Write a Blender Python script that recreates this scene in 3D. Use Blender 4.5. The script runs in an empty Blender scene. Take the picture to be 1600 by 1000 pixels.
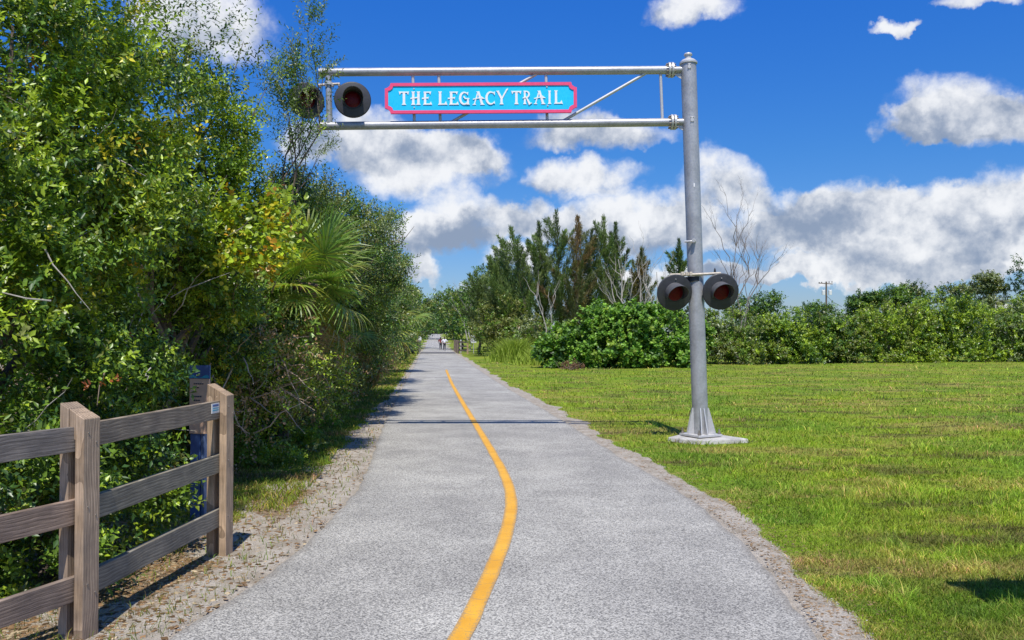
import bpy, math, random
import numpy as np
from mathutils import Vector, Matrix

random.seed(7)
RNG = np.random.default_rng(7)
R = math.radians
scene = bpy.context.scene
col = scene.collection

# ------------------------------------------------------------------ camera
F = 1350.0            # focal length in photo pixels (photo is 1600 x 1000)
CAM_H = 1.7
HORIZON = 527.0
PITCH = math.atan((HORIZON - 500.0) / F)
cam_data = bpy.data.cameras.new('camera')
cam_data.sensor_width = 36.0
cam_data.lens = 36.0 * F / 1600.0
cam_data.clip_start = 0.05
cam_data.clip_end = 5000.0
cam = bpy.data.objects.new('camera', cam_data)
cam.location = (0, 0, CAM_H)
cam.rotation_euler = (R(90) + PITCH, 0, 0)
col.objects.link(cam)
scene.camera = cam


def P(px, py, Y):
    """photo pixel at depth Y (metres straight ahead) -> world point"""
    u = (px - 800.0) / F
    v = (500.0 - py) / F
    y = math.cos(PITCH) - v * math.sin(PITCH)
    z = math.sin(PITCH) + v * math.cos(PITCH)
    s = Y / y
    return Vector((u * s, Y, CAM_H + z * s))


def G(px, py):
    """photo pixel on level ground -> world point"""
    u = (px - 800.0) / F
    v = (500.0 - py) / F
    y = math.cos(PITCH) - v * math.sin(PITCH)
    z = math.sin(PITCH) + v * math.cos(PITCH)
    s = -CAM_H / z
    return Vector((u * s, y * s, 0.0))


# ------------------------------------------------------------------ light, sky, exposure
SUN_EL = 63.0
sun_data = bpy.data.lights.new('sun', 'SUN')
sun_data.energy = 5.0
sun_data.angle = R(0.53)
sun_data.color = (1.0, 0.955, 0.88)
sun = bpy.data.objects.new('sun', sun_data)
sun.rotation_euler = (R(90 - SUN_EL), 0, R(3))
sun.location = (0, -20, 40)
col.objects.link(sun)

scene.view_settings.view_transform = 'Standard'
scene.view_settings.look = 'None'
scene.view_settings.gamma = 1.0
scene.view_settings.exposure = 0.0
scene.view_settings.use_curve_mapping = False
scene.cycles.max_bounces = 6
scene.cycles.transparent_max_bounces = 4

world = bpy.data.worlds.new('World')
scene.world = world
world.use_nodes = True


class NG:
    """tiny node-graph helper"""
    def __init__(self, tree):
        self.t = tree
        self.n = tree.nodes
        self.l = tree.links

    def node(self, kind, **kw):
        nd = self.n.new(kind)
        for k, v in kw.items():
            setattr(nd, k, v)
        return nd

    def put(self, sock, val):
        if isinstance(val, bpy.types.NodeSocket):
            self.l.new(val, sock)
        else:
            sock.default_value = val

    def m(self, op, a, b=0.0, c=0.0, clamp=False):
        nd = self.node('ShaderNodeMath', operation=op, use_clamp=clamp)
        self.put(nd.inputs[0], a)
        self.put(nd.inputs[1], b)
        self.put(nd.inputs[2], c)
        return nd.outputs[0]

    def vm(self, op, a, b=(0, 0, 0), s=1.0):
        nd = self.node('ShaderNodeVectorMath', operation=op)
        self.put(nd.inputs[0], a)
        self.put(nd.inputs[1], b)
        if op == 'SCALE':
            self.put(nd.inputs['Scale'], s)
        return nd.outputs[0]

    def noise(self, vec, scale, detail=4.0, rough=0.55, out='Fac', dist=0.0):
        nd = self.node('ShaderNodeTexNoise')
        self.put(nd.inputs['Vector'], vec)
        nd.inputs['Scale'].default_value = scale
        nd.inputs['Detail'].default_value = detail
        nd.inputs['Roughness'].default_value = rough
        nd.inputs['Distortion'].default_value = dist
        return nd.outputs[out]

    def smooth(self, x, lo, hi, a=0.0, b=1.0):
        nd = self.node('ShaderNodeMapRange', interpolation_type='SMOOTHSTEP')
        self.put(nd.inputs['Value'], x)
        nd.inputs['From Min'].default_value = lo
        nd.inputs['From Max'].default_value = hi
        nd.inputs['To Min'].default_value = a
        nd.inputs['To Max'].default_value = b
        return nd.outputs['Result']

    def mix(self, f, a, b, blend='MIX'):
        nd = self.node('ShaderNodeMix', data_type='RGBA', blend_type=blend)
        self.put(nd.inputs[0], f)
        for s, v in ((nd.inputs[6], a), (nd.inputs[7], b)):
            if isinstance(v, bpy.types.NodeSocket):
                self.l.new(v, s)
            else:
                s.default_value = (v[0], v[1], v[2], 1.0)
        return nd.outputs[2]


def build_world():
    g = NG(world.node_tree)
    for nd in list(g.n):
        g.n.remove(nd)
    out = g.node('ShaderNodeOutputWorld')
    bg = g.node('ShaderNodeBackground')
    bg.inputs['Strength'].default_value = 0.10
    sky = g.node('ShaderNodeTexSky', sky_type='NISHITA')
    sky.sun_disc = False
    sky.sun_elevation = R(SUN_EL)
    sky.sun_rotation = R(180)
    sky.air_density = 1.0
    sky.dust_density = 0.4
    sky.ozone_density = 2.5
    # deeper, more saturated blue like the photo
    hsv = g.node('ShaderNodeHueSaturation')
    hsv.inputs['Saturation'].default_value = 1.22
    hsv.inputs['Value'].default_value = 1.15
    g.l.new(sky.outputs[0], hsv.inputs['Color'])
    tc = g.node('ShaderNodeTexCoord')
    d0 = tc.outputs['Generated']
    nrm = g.vm('NORMALIZE', d0)
    # warp for billowing edges
    w1 = g.noise(nrm, 9.0, 5.0, 0.55, 'Color')
    w2 = g.noise(nrm, 34.0, 5.0, 0.6, 'Color')
    o1 = g.vm('SCALE', g.vm('SUBTRACT', w1, (0.5, 0.5, 0.5)), s=0.075)
    o2 = g.vm('SCALE', g.vm('SUBTRACT', w2, (0.5, 0.5, 0.5)), s=0.034)
    d = g.vm('NORMALIZE', g.vm('ADD', g.vm('ADD', nrm, o1), o2))
    sep = g.node('ShaderNodeSeparateXYZ')
    g.l.new(d, sep.inputs[0])
    az = g.m('ARCTAN2', sep.outputs[0], sep.outputs[1])
    el = g.m('ARCSINE', sep.outputs[2])
    # cumulus clouds: pixel centre, half width, half height
    C = [(665, 262, 112, 62), (580, 225, 95, 48), (720, 240, 66, 44), (935, 214, 100, 30), (912, 284, 84, 32),
         (735, 352, 84, 42), (660, 375, 60, 34), (845, 352, 62, 32), (985, 345, 105, 40), (1128, 292, 60, 54), (1060, 372, 110, 36),
         (1235, 335, 66, 42), (1330, 330, 74, 42), (1425, 330, 74, 38), (1555, 326, 84, 46), (1690, 330, 90, 50),
         (1290, 386, 104, 20), (1420, 390, 110, 20), (1560, 392, 90, 24), (1250, 430, 120, 15), (1430, 432, 150, 15), (1600, 430, 90, 15),
         (1492, 178, 84, 48), (1570, 198, 60, 36), (1430, 205, 52, 24), (1080, 20, 64, 30), (1393, 43, 28, 13), (1535, -6, 50, 16),
         (310, 45, 95, 66), (650, 420, 26, 24), (745, 455, 34, 14), (810, 405, 60, 22), (470, 235, 50, 30),
         (1130, 432, 100, 15), (960, 430, 90, 15), (1340, 410, 150, 20), (1500, 412, 130, 22), (1250, 360, 90, 30), (1390, 358, 90, 30), (1510, 360, 90, 30)]
    dens = None
    shade = None
    for (cx, cy, hw, hh) in C:
        p = P(cx, cy, 1.0) - Vector((0, 0, CAM_H))
        a0 = math.atan2(p.x, p.y)
        e0 = math.asin(p.z / p.length)
        u = g.m('MULTIPLY', g.m('SUBTRACT', az, a0), F / hw)
        v = g.m('MULTIPLY', g.m('SUBTRACT', el, e0), F / hh)
        vb = g.m('MAXIMUM', v, g.m('MULTIPLY', v, -1.35))
        q = g.m('ADD', g.m('MULTIPLY', u, u), g.m('MULTIPLY', vb, vb))
        gi = g.m('MAXIMUM', g.m('SUBTRACT', 1.62, q), 0.0)
        si = g.m('MULTIPLY', gi, v)
        dens = gi if dens is None else g.m('ADD', dens, gi)
        shade = si if shade is None else g.m('ADD', shade, si)
    # the same kind of broken cumulus over the rest of the sky
    gen = g.noise(nrm, 3.1, 6.0, 0.56)
    absaz = g.m('ABSOLUTE', az)
    elsm = g.m('ABSOLUTE', el)
    outside = g.m('MAXIMUM', g.smooth(absaz, 0.60, 0.80), g.smooth(elsm, 0.42, 0.62))
    gend = g.m('MULTIPLY', g.m('MAXIMUM', g.m('SUBTRACT', gen, 0.53), 0.0), g.m('MULTIPLY', outside, 8.0))
    dens_all = g.m('ADD', dens, gend)
    fine = g.noise(nrm, 26.0, 7.0, 0.62)
    fine2 = g.noise(g.vm('ADD', nrm, (0.0, 0.006, 0.016)), 26.0, 7.0, 0.62)
    mid = g.noise(d, 11.0, 4.0, 0.5)
    mid2 = g.noise(g.vm('ADD', d, (0.0, 0.01, 0.035)), 11.0, 4.0, 0.5)
    mask = g.smooth(g.m('ADD', dens_all, g.m('MULTIPLY', g.m('MULTIPLY', g.m('SUBTRACT', fine, 0.5), 1.9), g.smooth(dens_all, 0.0, 0.5))), 0.02, 1.45)
    vv = g.m('DIVIDE', shade, g.m('ADD', dens, 0.15))
    rel = g.m('ADD', g.m('MULTIPLY', g.m('SUBTRACT', fine, fine2), 2.0), g.m('MULTIPLY', g.m('SUBTRACT', mid, mid2), 4.2))
    t = g.m('ADD', g.m('ADD', g.m('MULTIPLY', vv, 0.50), 0.46), g.m('MULTIPLY', rel, 0.85))
    t = g.m('ADD', t, g.m('MULTIPLY', g.m('SUBTRACT', g.noise(d, 19.0, 6.0, 0.6), 0.5), 0.55))
    t = g.m('ADD', t, g.smooth(dens_all, 1.6, 0.25, 0.0, 0.22))
    t = g.smooth(t, -0.35, 1.12)
    cloud = g.mix(t, (2.8, 3.5, 4.8), (9.4, 9.5, 9.7))
    sepn = g.node('ShaderNodeSeparateXYZ')
    g.l.new(nrm, sepn.inputs[0])
    ramp = g.node('ShaderNodeValToRGB')
    cr = ramp.color_ramp
    cr.elements[0].position = 0.03
    cr.elements[0].color = (0.56, 0.66, 0.95, 1)
    cr.elements[1].position = 0.36
    cr.elements[1].color = (0.275, 0.76, 1.42, 1)
    e_ = cr.elements.new(0.20)
    e_.color = (0.37, 0.72, 1.14, 1)
    g.l.new(sepn.outputs[2], ramp.inputs[0])
    blue = g.mix(1.0, hsv.outputs[0], ramp.outputs[0], 'MULTIPLY')
    colr = g.mix(g.m('MULTIPLY', mask, 0.95), blue, cloud)
    g.l.new(colr, bg.inputs['Color'])
    g.l.new(bg.outputs[0], out.inputs[0])


build_world()
world.cycles.sampling_method = 'MANUAL'
world.cycles.sample_map_resolution = 512

# ------------------------------------------------------------------ helpers: objects and meshes


def tag(o, label=None, cat=None, group=None, kind=None):
    if label:
        o['label'] = label
    if cat:
        o['category'] = cat
    if group:
        o['group'] = group
    if kind:
        o['kind'] = kind
    return o


def empty(name, loc=(0, 0, 0), rz=0.0):
    o = bpy.data.objects.new(name, None)
    o.location = loc
    o.rotation_euler = (0, 0, rz)
    o.empty_display_size = 0.2
    col.objects.link(o)
    return o


def link(name, mesh, parent=None, world_space=True):
    """mesh given in world coordinates; under a parent it is moved into the parent's frame"""
    o = bpy.data.objects.new(name, mesh)
    col.objects.link(o)
    if parent is not None:
        o.parent = parent
        if world_space:
            # a thing's Empty carries the offset; parts themselves sit at the world origin
            off = Vector(parent.location) if parent.parent is None else Vector((0, 0, 0))
            o.matrix_parent_inverse = Matrix.Translation(-off)
    return o


class MB:
    """collects polygons, boxes, prisms, tubes; builds ONE mesh"""
    def __init__(self):
        self.v = []
        self.f = []

    def add(self, vs, fs):
        b = len(self.v)
        self.v += [tuple(p) for p in vs]
        self.f += [tuple(i + b for i in f) for f in fs]
        return self

    def box(self, c, size, M=None):
        x, y, z = (s / 2 for s in size)
        vs = [Vector((sx * x, sy * y, sz * z)) for sz in (-1, 1) for sx, sy in ((-1, -1), (1, -1), (1, 1), (-1, 1))]
        if M is not None:
            vs = [M @ v for v in vs]
        vs = [v + Vector(c) for v in vs]
        return self.add(vs, [(3, 2, 1, 0), (4, 5, 6, 7), (0, 1, 5, 4), (1, 2, 6, 5), (2, 3, 7, 6), (3, 0, 4, 7)])

    def hexa(self, v8):
        return self.add(v8, [(3, 2, 1, 0), (4, 5, 6, 7), (0, 1, 5, 4), (1, 2, 6, 5), (2, 3, 7, 6), (3, 0, 4, 7)])

    def prism(self, pts, depth):
        """pts: world points of a flat polygon, depth: extrusion vector"""
        n = len(pts)
        vs = [Vector(p) for p in pts] + [Vector(p) + Vector(depth) for p in pts]
        fs = [tuple(range(n)), tuple(range(2 * n - 1, n - 1, -1))]
        fs += [(i, i + n, (i + 1) % n + n, (i + 1) % n) for i in range(n)]
        return self.add(vs, fs)

    def tube(self, pts, rad, seg=8, cap=True):
        pts = [Vector(p) for p in pts]
        n = len(pts)
        if not hasattr(rad, '__len__'):
            rad = [rad] * n
        rings = []
        ref = None
        for i, p in enumerate(pts):
            t = (pts[min(i + 1, n - 1)] - pts[max(i - 1, 0)]).normalized()
            if ref is None:
                ref = t.orthogonal().normalized()
            else:
                ref = (ref - t * ref.dot(t))
                ref = ref.normalized() if ref.length > 1e-6 else t.orthogonal().normalized()
            b = t.cross(ref)
            rings.append([p + (ref * math.cos(a) + b * math.sin(a)) * rad[i] for a in (2 * math.pi * k / seg for k in range(seg))])
        vs = [v for r in rings for v in r]
        fs = []
        for i in range(n - 1):
            for k in range(seg):
                k2 = (k + 1) % seg
                fs.append((i * seg + k, i * seg + k2, (i + 1) * seg + k2, (i + 1) * seg + k))
        if cap:
            fs.append(tuple(range(seg - 1, -1, -1)))
            fs.append(tuple((n - 1) * seg + k for k in range(seg)))
        return self.add(vs, fs)

    def mesh(self, name, mat, smooth=False):
        me = bpy.data.meshes.new(name)
        me.from_pydata(self.v, [], self.f)
        me.update()
        if mat is not None:
            me.materials.append(mat)
        if smooth:
            me.polygons.foreach_set('use_smooth', [True] * len(me.polygons))
            try:
                me.set_sharp_from_angle(angle=R(40))
            except Exception:
                pass
        return me

    def build(self, name, mat, parent=None, smooth=False, bevel=0.0):
        o = link(name, self.mesh(name, mat, smooth), parent)
        if bevel:
            b = o.modifiers.new('bevel', 'BEVEL')
            b.width = bevel
            b.segments = 2
            b.limit_method = 'ANGLE'
        return o


def fast_mesh(name, verts, faces_flat, nper, mat, colors=None, smooth=False):
    """numpy mesh: verts (N,3), faces_flat flat index array with nper corners each (int or array)"""
    me = bpy.data.meshes.new(name)
    nv = len(verts)
    me.vertices.add(nv)
    me.vertices.foreach_set('co', np.ascontiguousarray(verts, dtype=np.float32).ravel())
    nl = len(faces_flat)
    nf = nl // nper
    me.loops.add(nl)
    me.loops.foreach_set('vertex_index', np.ascontiguousarray(faces_flat, dtype=np.int32).ravel())
    me.polygons.add(nf)
    me.polygons.foreach_set('loop_start', np.arange(0, nl, nper, dtype=np.int32))
    me.polygons.foreach_set('loop_total', np.full(nf, nper, dtype=np.int32))
    if smooth:
        me.polygons.foreach_set('use_smooth', np.ones(nf, dtype=bool))
    me.update(calc_edges=True)
    if colors is not None:
        ca = me.color_attributes.new('Col', 'FLOAT_COLOR', 'POINT')
        c4 = np.ones((nv, 4), dtype=np.float32)
        c4[:, :3] = colors
        ca.data.foreach_set('color', c4.ravel())
    if mat is not None:
        me.materials.append(mat)
    return me


def vnoise(x, y, seed=0):
    """2-D value noise 0..1, vectorised"""
    x = np.asarray(x, dtype=np.float64)
    y = np.asarray(y, dtype=np.float64)
    xi = np.floor(x).astype(np.int64)
    yi = np.floor(y).astype(np.int64)
    fx = x - xi
    fy = y - yi
    fx = fx * fx * (3 - 2 * fx)
    fy = fy * fy * (3 - 2 * fy)

    def h(a, b):
        n = (a * 374761393 + b * 668265263 + seed * 1442695041) & 0x7fffffff
        n = ((n ^ (n >> 13)) * 1274126177) & 0x7fffffff
        n = n ^ (n >> 16)
        return (n & 0xffff) / 65535.0
    return (h(xi, yi) * (1 - fx) + h(xi + 1, yi) * fx) * (1 - fy) + (h(xi, yi + 1) * (1 - fx) + h(xi + 1, yi + 1) * fx) * fy


def fbm(x, y, seed=0, octv=4):
    a, s, t = 1.0, 0.0, 0.0
    for k in range(octv):
        s = s + a * vnoise(np.asarray(x) * 2 ** k, np.asarray(y) * 2 ** k, seed + k)
        t += a
        a *= 0.55
    return s / t


# ------------------------------------------------------------------ materials
MATS = {}


def new_mat(name):
    m = bpy.data.materials.new(name)
    m.use_nodes = True
    g = NG(m.node_tree)
    b = g.n['Principled BSDF']
    MATS[name] = m
    return m, g, b


def bump(g, b, h, strength=0.3, dist=0.02):
    nd = g.node('ShaderNodeBump')
    nd.inputs['Strength'].default_value = strength
    nd.inputs['Distance'].default_value = dist
    g.put(nd.inputs['Height'], h)
    g.l.new(nd.outputs[0], b.inputs['Normal'])


def pos(g):
    return g.node('ShaderNodeNewGeometry').outputs['Position']


def objco(g):
    return g.node('ShaderNodeTexCoord').outputs['Object']


def mat_plain(name, c, rough=0.6, metal=0.0, var=0.18, scale=9.0, bumpy=0.0, spec=0.5):
    m, g, b = new_mat(name)
    n = g.noise(pos(g), scale, 5.0, 0.6)
    n2 = g.noise(pos(g), scale * 7.3, 3.0, 0.6)
    f = g.m('ADD', g.m('MULTIPLY', n, 0.65), g.m('MULTIPLY', n2, 0.35))
    lo = tuple(x * (1 - var) for x in c)
    hi = tuple(min(1.0, x * (1 + var)) for x in c)
    g.l.new(g.mix(g.smooth(f, 0.3, 0.7), lo, hi), b.inputs['Base Color'])
    g.put(b.inputs['Roughness'], g.smooth(n2, 0.2, 0.8, max(0.05, rough - 0.1), min(1, rough + 0.12)))
    b.inputs['Metallic'].default_value = metal
    b.inputs['Specular IOR Level'].default_value = spec
    if bumpy:
        bump(g, b, f, bumpy, 0.01)
    return m


def mat_leaf(name, rough=0.45, trans=0.28, spec=0.5):
    m, g, b = new_mat(name)
    at = g.node('ShaderNodeAttribute', attribute_name='Col')
    c = at.outputs['Color']
    g.l.new(c, b.inputs['Base Color'])
    b.inputs['Roughness'].default_value = rough
    b.inputs['Specular IOR Level'].default_value = spec
    tr = g.node('ShaderNodeBsdfTranslucent')
    g.l.new(g.mix(1.0, c, (1.5, 1.55, 0.7), 'MULTIPLY'), tr.inputs['Color'])
    mx = g.node('ShaderNodeMixShader')
    mx.inputs[0].default_value = trans
    g.l.new(b.outputs[0], mx.inputs[1])
    g.l.new(tr.outputs[0], mx.inputs[2])
    g.l.new(mx.outputs[0], g.n['Material Output'].inputs['Surface'])
    return m


LEAF = mat_leaf('leaf', 0.38, 0.24, 0.5)
LEAF_DULL = mat_leaf('leaf_dull', 0.65, 0.22, 0.25)
LEAF_GLOSS = mat_leaf('leaf_gloss', 0.50, 0.24, 0.45)
BARK = mat_plain('bark', (0.16, 0.125, 0.095), 0.9, var=0.4, scale=14, bumpy=0.6, spec=0.2)
DEADWOOD = mat_plain('dead_wood', (0.42, 0.38, 0.33), 0.9, var=0.25, scale=8, spec=0.2)
VINEWOOD = mat_plain('vine_wood', (0.48, 0.37, 0.27), 0.9, var=0.35, scale=14, spec=0.2)
TWIG = mat_plain('twig', (0.25, 0.19, 0.14), 0.9, var=0.35, scale=14, spec=0.2)
GALV = mat_plain('galvanised', (0.40, 0.40, 0.41), 0.42, metal=0.30, var=0.20, scale=4)
GALV_LIGHT = mat_plain('galvanised_light', (0.56, 0.55, 0.54), 0.45, metal=0.25, var=0.10, scale=7)
BOLT = mat_plain('bolt', (0.30, 0.26, 0.22), 0.55, metal=0.6, var=0.3, scale=40)
RUSTY = mat_plain('rusty_cream_conduit', (0.55, 0.48, 0.38), 0.6, metal=0.2, var=0.25, scale=30)
BLACK = mat_plain('black_enamel', (0.036, 0.036, 0.041), 0.5, var=0.25, scale=12)
VISOR = mat_plain('visor_grey', (0.095, 0.095, 0.10), 0.5, var=0.2, scale=12)
DARKPAINT = mat_plain('dark_inside', (0.02, 0.021, 0.025), 0.6, var=0.2, scale=12)
CONCRETE = mat_plain('concrete', (0.46, 0.44, 0.40), 0.9, var=0.28, scale=6, bumpy=0.5, spec=0.2)
CYAN = mat_plain('cyan_paint', (0.0, 0.58, 0.95), 0.5, var=0.05, scale=3)
PINK = mat_plain('pink_paint', (0.90, 0.07, 0.20), 0.5, var=0.07, scale=3)
WHITEP = mat_plain('white_paint', (0.90, 0.88, 0.88), 0.5, var=0.04, scale=5)
SIGNWHITE = mat_plain('sign_white', (0.74, 0.74, 0.72), 0.5, var=0.06, scale=5)
BLUEP = mat_plain('blue_paint', (0.055, 0.11, 0.28), 0.45, var=0.15, scale=8)
TEAL = mat_plain('teal_paint', (0.03, 0.32, 0.46), 0.45, var=0.1, scale=8)
TAN = mat_plain('tan_paint', (0.72, 0.47, 0.32), 0.55, var=0.08, scale=8)
INK = mat_plain('dark_ink', (0.05, 0.05, 0.07), 0.6, var=0.1)
HOUSEWALL = mat_plain('house_wall', (0.72, 0.68, 0.60), 0.8, var=0.06, scale=2)
ROOFM = mat_plain('house_roof', (0.40, 0.38, 0.36), 0.8, var=0.15, scale=3)
GLASSM = mat_plain('window_glass', (0.04, 0.05, 0.06), 0.1, var=0.1)
SKIN = mat_plain('skin', (0.46, 0.27, 0.19), 0.55, var=0.06)
HAIR = mat_plain('hair', (0.05, 0.035, 0.025), 0.6, var=0.2)
SHIRT_RED = mat_plain('shirt_coral', (0.75, 0.13, 0.07), 0.8, var=0.1)
SHIRT_WHITE = mat_plain('shirt_white', (0.80, 0.80, 0.82), 0.8, var=0.05)
TROUSER = mat_plain('trousers_dark', (0.025, 0.028, 0.04), 0.85, var=0.2)
SHOE = mat_plain('shoe', (0.3, 0.3, 0.3), 0.7, var=0.2)


def mat_lens():
    m, g, b = new_mat('red_lens')
    v = g.node('ShaderNodeTexVoronoi')
    v.inputs['Scale'].default_value = 55.0
    g.l.new(objco(g), v.inputs['Vector'])
    g.l.new(g.mix(v.outputs['Distance'], (0.15, 0.005, 0.014), (0.07, 0.003, 0.008)), b.inputs['Base Color'])
    b.inputs['Roughness'].default_value = 0.4
    b.inputs['Specular IOR Level'].default_value = 0.2
    bump(g, b, v.outputs['Distance'], 0.4, 0.005)
    return m


LENS = mat_lens()


def mat_wood():
    m, g, b = new_mat('weathered_wood')
    oc = g.node('ShaderNodeTexCoord').outputs['Generated']
    at = g.node('ShaderNodeAttribute', attribute_name='grain')
    v = at.outputs['Vector']          # board coordinates in metres: x along the board
    sc = g.node('ShaderNodeMapping')
    sc.inputs['Scale'].default_value = (1.0, 9.0, 9.0)
    g.l.new(v, sc.inputs['Vector'])
    warp = g.noise(v, 2.2, 3.0, 0.5, 'Color')
    vw = g.vm('ADD', sc.outputs[0], g.vm('SCALE', g.vm('SUBTRACT', warp, (0.5, 0.5, 0.5)), s=0.8))
    w = g.node('ShaderNodeTexWave', wave_type='BANDS', bands_direction='Y', wave_profile='SAW')
    w.inputs['Scale'].default_value = 1.7
    w.inputs['Distortion'].default_value = 1.2
    w.inputs['Detail'].default_value = 3.0
    w.inputs['Detail Scale'].default_value = 0.8
    g.l.new(vw, w.inputs['Vector'])
    sc2 = g.node('ShaderNodeMapping')
    sc2.inputs['Scale'].default_value = (5.0, 160.0, 160.0)
    g.l.new(v, sc2.inputs['Vector'])
    fib = g.noise(sc2.outputs[0], 1.0, 4.0, 0.65)
    blot = g.noise(v, 3.5, 4.0, 0.6)
    tone = g.node('ShaderNodeAttribute', attribute_name='Col').outputs['Color']
    c1 = g.mix(1.0, tone, g.mix(w.outputs['Fac'], (0.62, 0.60, 0.58), (1.12, 1.10, 1.08)), 'MULTIPLY')
    c2 = g.mix(1.0, c1, g.mix(g.smooth(fib, 0.25, 0.75), (0.62, 0.60, 0.58), (1.28, 1.27, 1.26)), 'MULTIPLY')
    c3 = g.mix(1.0, c2, g.mix(g.smooth(blot, 0.3, 0.72), (0.7, 0.7, 0.72), (1.15, 1.12, 1.08)), 'MULTIPLY')
    g.l.new(c3, b.inputs['Base Color'])
    b.inputs['Roughness'].default_value = 0.85
    b.inputs['Specular IOR Level'].default_value = 0.2
    bump(g, b, g.m('ADD', g.m('MULTIPLY', w.outputs['Fac'], 0.4), fib), 0.5, 0.004)
    return m


WOOD = mat_wood()


def mat_asphalt():
    m, g, b = new_mat('asphalt')
    p = pos(g)
    v = g.node('ShaderNodeTexVoronoi')
    v.inputs['Scale'].default_value = 112.0
    v.inputs['Randomness'].default_value = 1.0
    g.l.new(p, v.inputs['Vector'])
    vs = g.node('ShaderNodeSeparateColor')
    g.l.new(v.outputs['Color'], vs.inputs[0])
    n1 = g.noise(p, 85.0, 3.0, 0.65)
    n2 = g.noise(p, 1.3, 4.0, 0.6)
    n3 = g.noise(p, 0.35, 3.0, 0.5)
    stone = g.m('ADD', g.m('MULTIPLY', vs.outputs[0], 0.6), g.m('MULTIPLY', n1, 0.4))
    c = g.mix(g.smooth(stone, 0.16, 0.80), (0.16, 0.16, 0.162), (0.59, 0.585, 0.57))
    gap = g.smooth(v.outputs['Distance'], 0.50, 0.80)
    c = g.mix(g.m('MULTIPLY', gap, 0.4), c, (0.14, 0.14, 0.143))
    c = g.mix(1.0, c, g.mix(g.smooth(n2, 0.3, 0.7), (0.84, 0.835, 0.83), (1.08, 1.075, 1.06)), 'MULTIPLY')
    c = g.mix(1.0, c, g.mix(g.smooth(n3, 0.35, 0.65), (0.88, 0.88, 0.885), (1.07, 1.07, 1.06)), 'MULTIPLY')
    c = g.mix(1.0, c, (1.0, 0.965, 0.875), 'MULTIPLY')
    spot = g.smooth(g.noise(p, 7.0, 2.0, 0.4), 0.74, 0.78)          # small oily stains
    c = g.mix(g.m('MULTIPLY', spot, 0.45), c, (0.09, 0.085, 0.08))
    ed = g.node('ShaderNodeAttribute', attribute_name='edge').outputs['Fac']
    dirt = g.smooth(g.m('ADD', ed, g.m('MULTIPLY', g.noise(p, 5.0, 5.0, 0.65), 0.16)), 0.04, 0.17, 0.75, 0.0)
    c = g.mix(dirt, c, (0.22, 0.195, 0.16))
    g.l.new(c, b.inputs['Base Color'])
    b.inputs['Roughness'].default_value = 0.85
    b.inputs['Specular IOR Level'].default_value = 0.25
    bump(g, b, g.m('SUBTRACT', n1, v.outputs['Distance']), 0.55, 0.006)
    return m


ASPHALT = mat_asphalt()


def mat_yellow():
    m, g, b = new_mat('yellow_line_paint')
    p = pos(g)
    n = g.noise(p, 70.0, 4.0, 0.7)
    n2 = g.noise(p, 3.0, 4.0, 0.6)
    ed = g.node('ShaderNodeAttribute', attribute_name='edge').outputs['Fac']
    # a hairline every so often across the paint
    ln = g.node('ShaderNodeAttribute', attribute_name='along').outputs['Fac']
    w = g.m('FRACT', g.m('ADD', g.m('MULTIPLY', ln, 3.1), g.m('MULTIPLY', g.noise(p, 2.0, 2.0), 1.2)))
    crack = g.m('MULTIPLY', g.smooth(w, 0.012, 0.035, 1.0, 0.0), g.smooth(g.noise(p, 14.0, 2.0), 0.42, 0.55))
    wear = g.m('ADD', g.m('MULTIPLY', g.smooth(n, 0.53, 0.66), g.smooth(n2, 0.35, 0.6, 0.35, 1.0)), crack, clamp=True)
    wear = g.m('MAXIMUM', wear, g.smooth(g.m('ADD', ed, g.m('MULTIPLY', g.m('SUBTRACT', n, 0.5), 1.3)), 0.02, 0.18, 1.0, 0.0))
    c = g.mix(g.smooth(n2, 0.3, 0.7), (0.66, 0.315, 0.018), (0.80, 0.41, 0.03))
    c = g.mix(g.m('MULTIPLY', wear, 0.7), c, (0.24, 0.20, 0.14))
    g.l.new(c, b.inputs['Base Color'])
    b.inputs['Roughness'].default_value = 0.7
    bump(g, b, n, 0.4, 0.004)
    return m


YELLOW = mat_yellow()


def grass_tint(g, p):
    """patchy lawn colour from world position, shared by soil and blades"""
    big = g.noise(p, 0.30, 4.0, 0.6)
    st = g.node('ShaderNodeMapping')
    st.inputs['Scale'].default_value = (0.35, 1.1, 1.0)
    g.l.new(p, st.inputs['Vector'])
    band = g.noise(st.outputs[0], 0.8, 5.0, 0.65)
    mid = g.noise(p, 2.3, 4.0, 0.6)
    c = g.mix(g.smooth(big, 0.36, 0.62), (0.160, 0.265, 0.022), (0.245, 0.335, 0.022))
    c = g.mix(g.m('MULTIPLY', g.smooth(band, 0.48, 0.62), 0.66), c, (0.36, 0.285, 0.085))
    band2 = g.noise(g.vm('ADD', st.outputs[0], (17.0, 5.0, 0.0)), 1.1, 5.0, 0.65)
    c = g.mix(g.m('MULTIPLY', g.smooth(band2, 0.52, 0.64), 0.85), c, (0.125, 0.115, 0.035))
    c = g.mix(g.m('MULTIPLY', g.smooth(mid, 0.52, 0.68), 0.5), c, (0.105, 0.215, 0.022))
    return c


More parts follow.
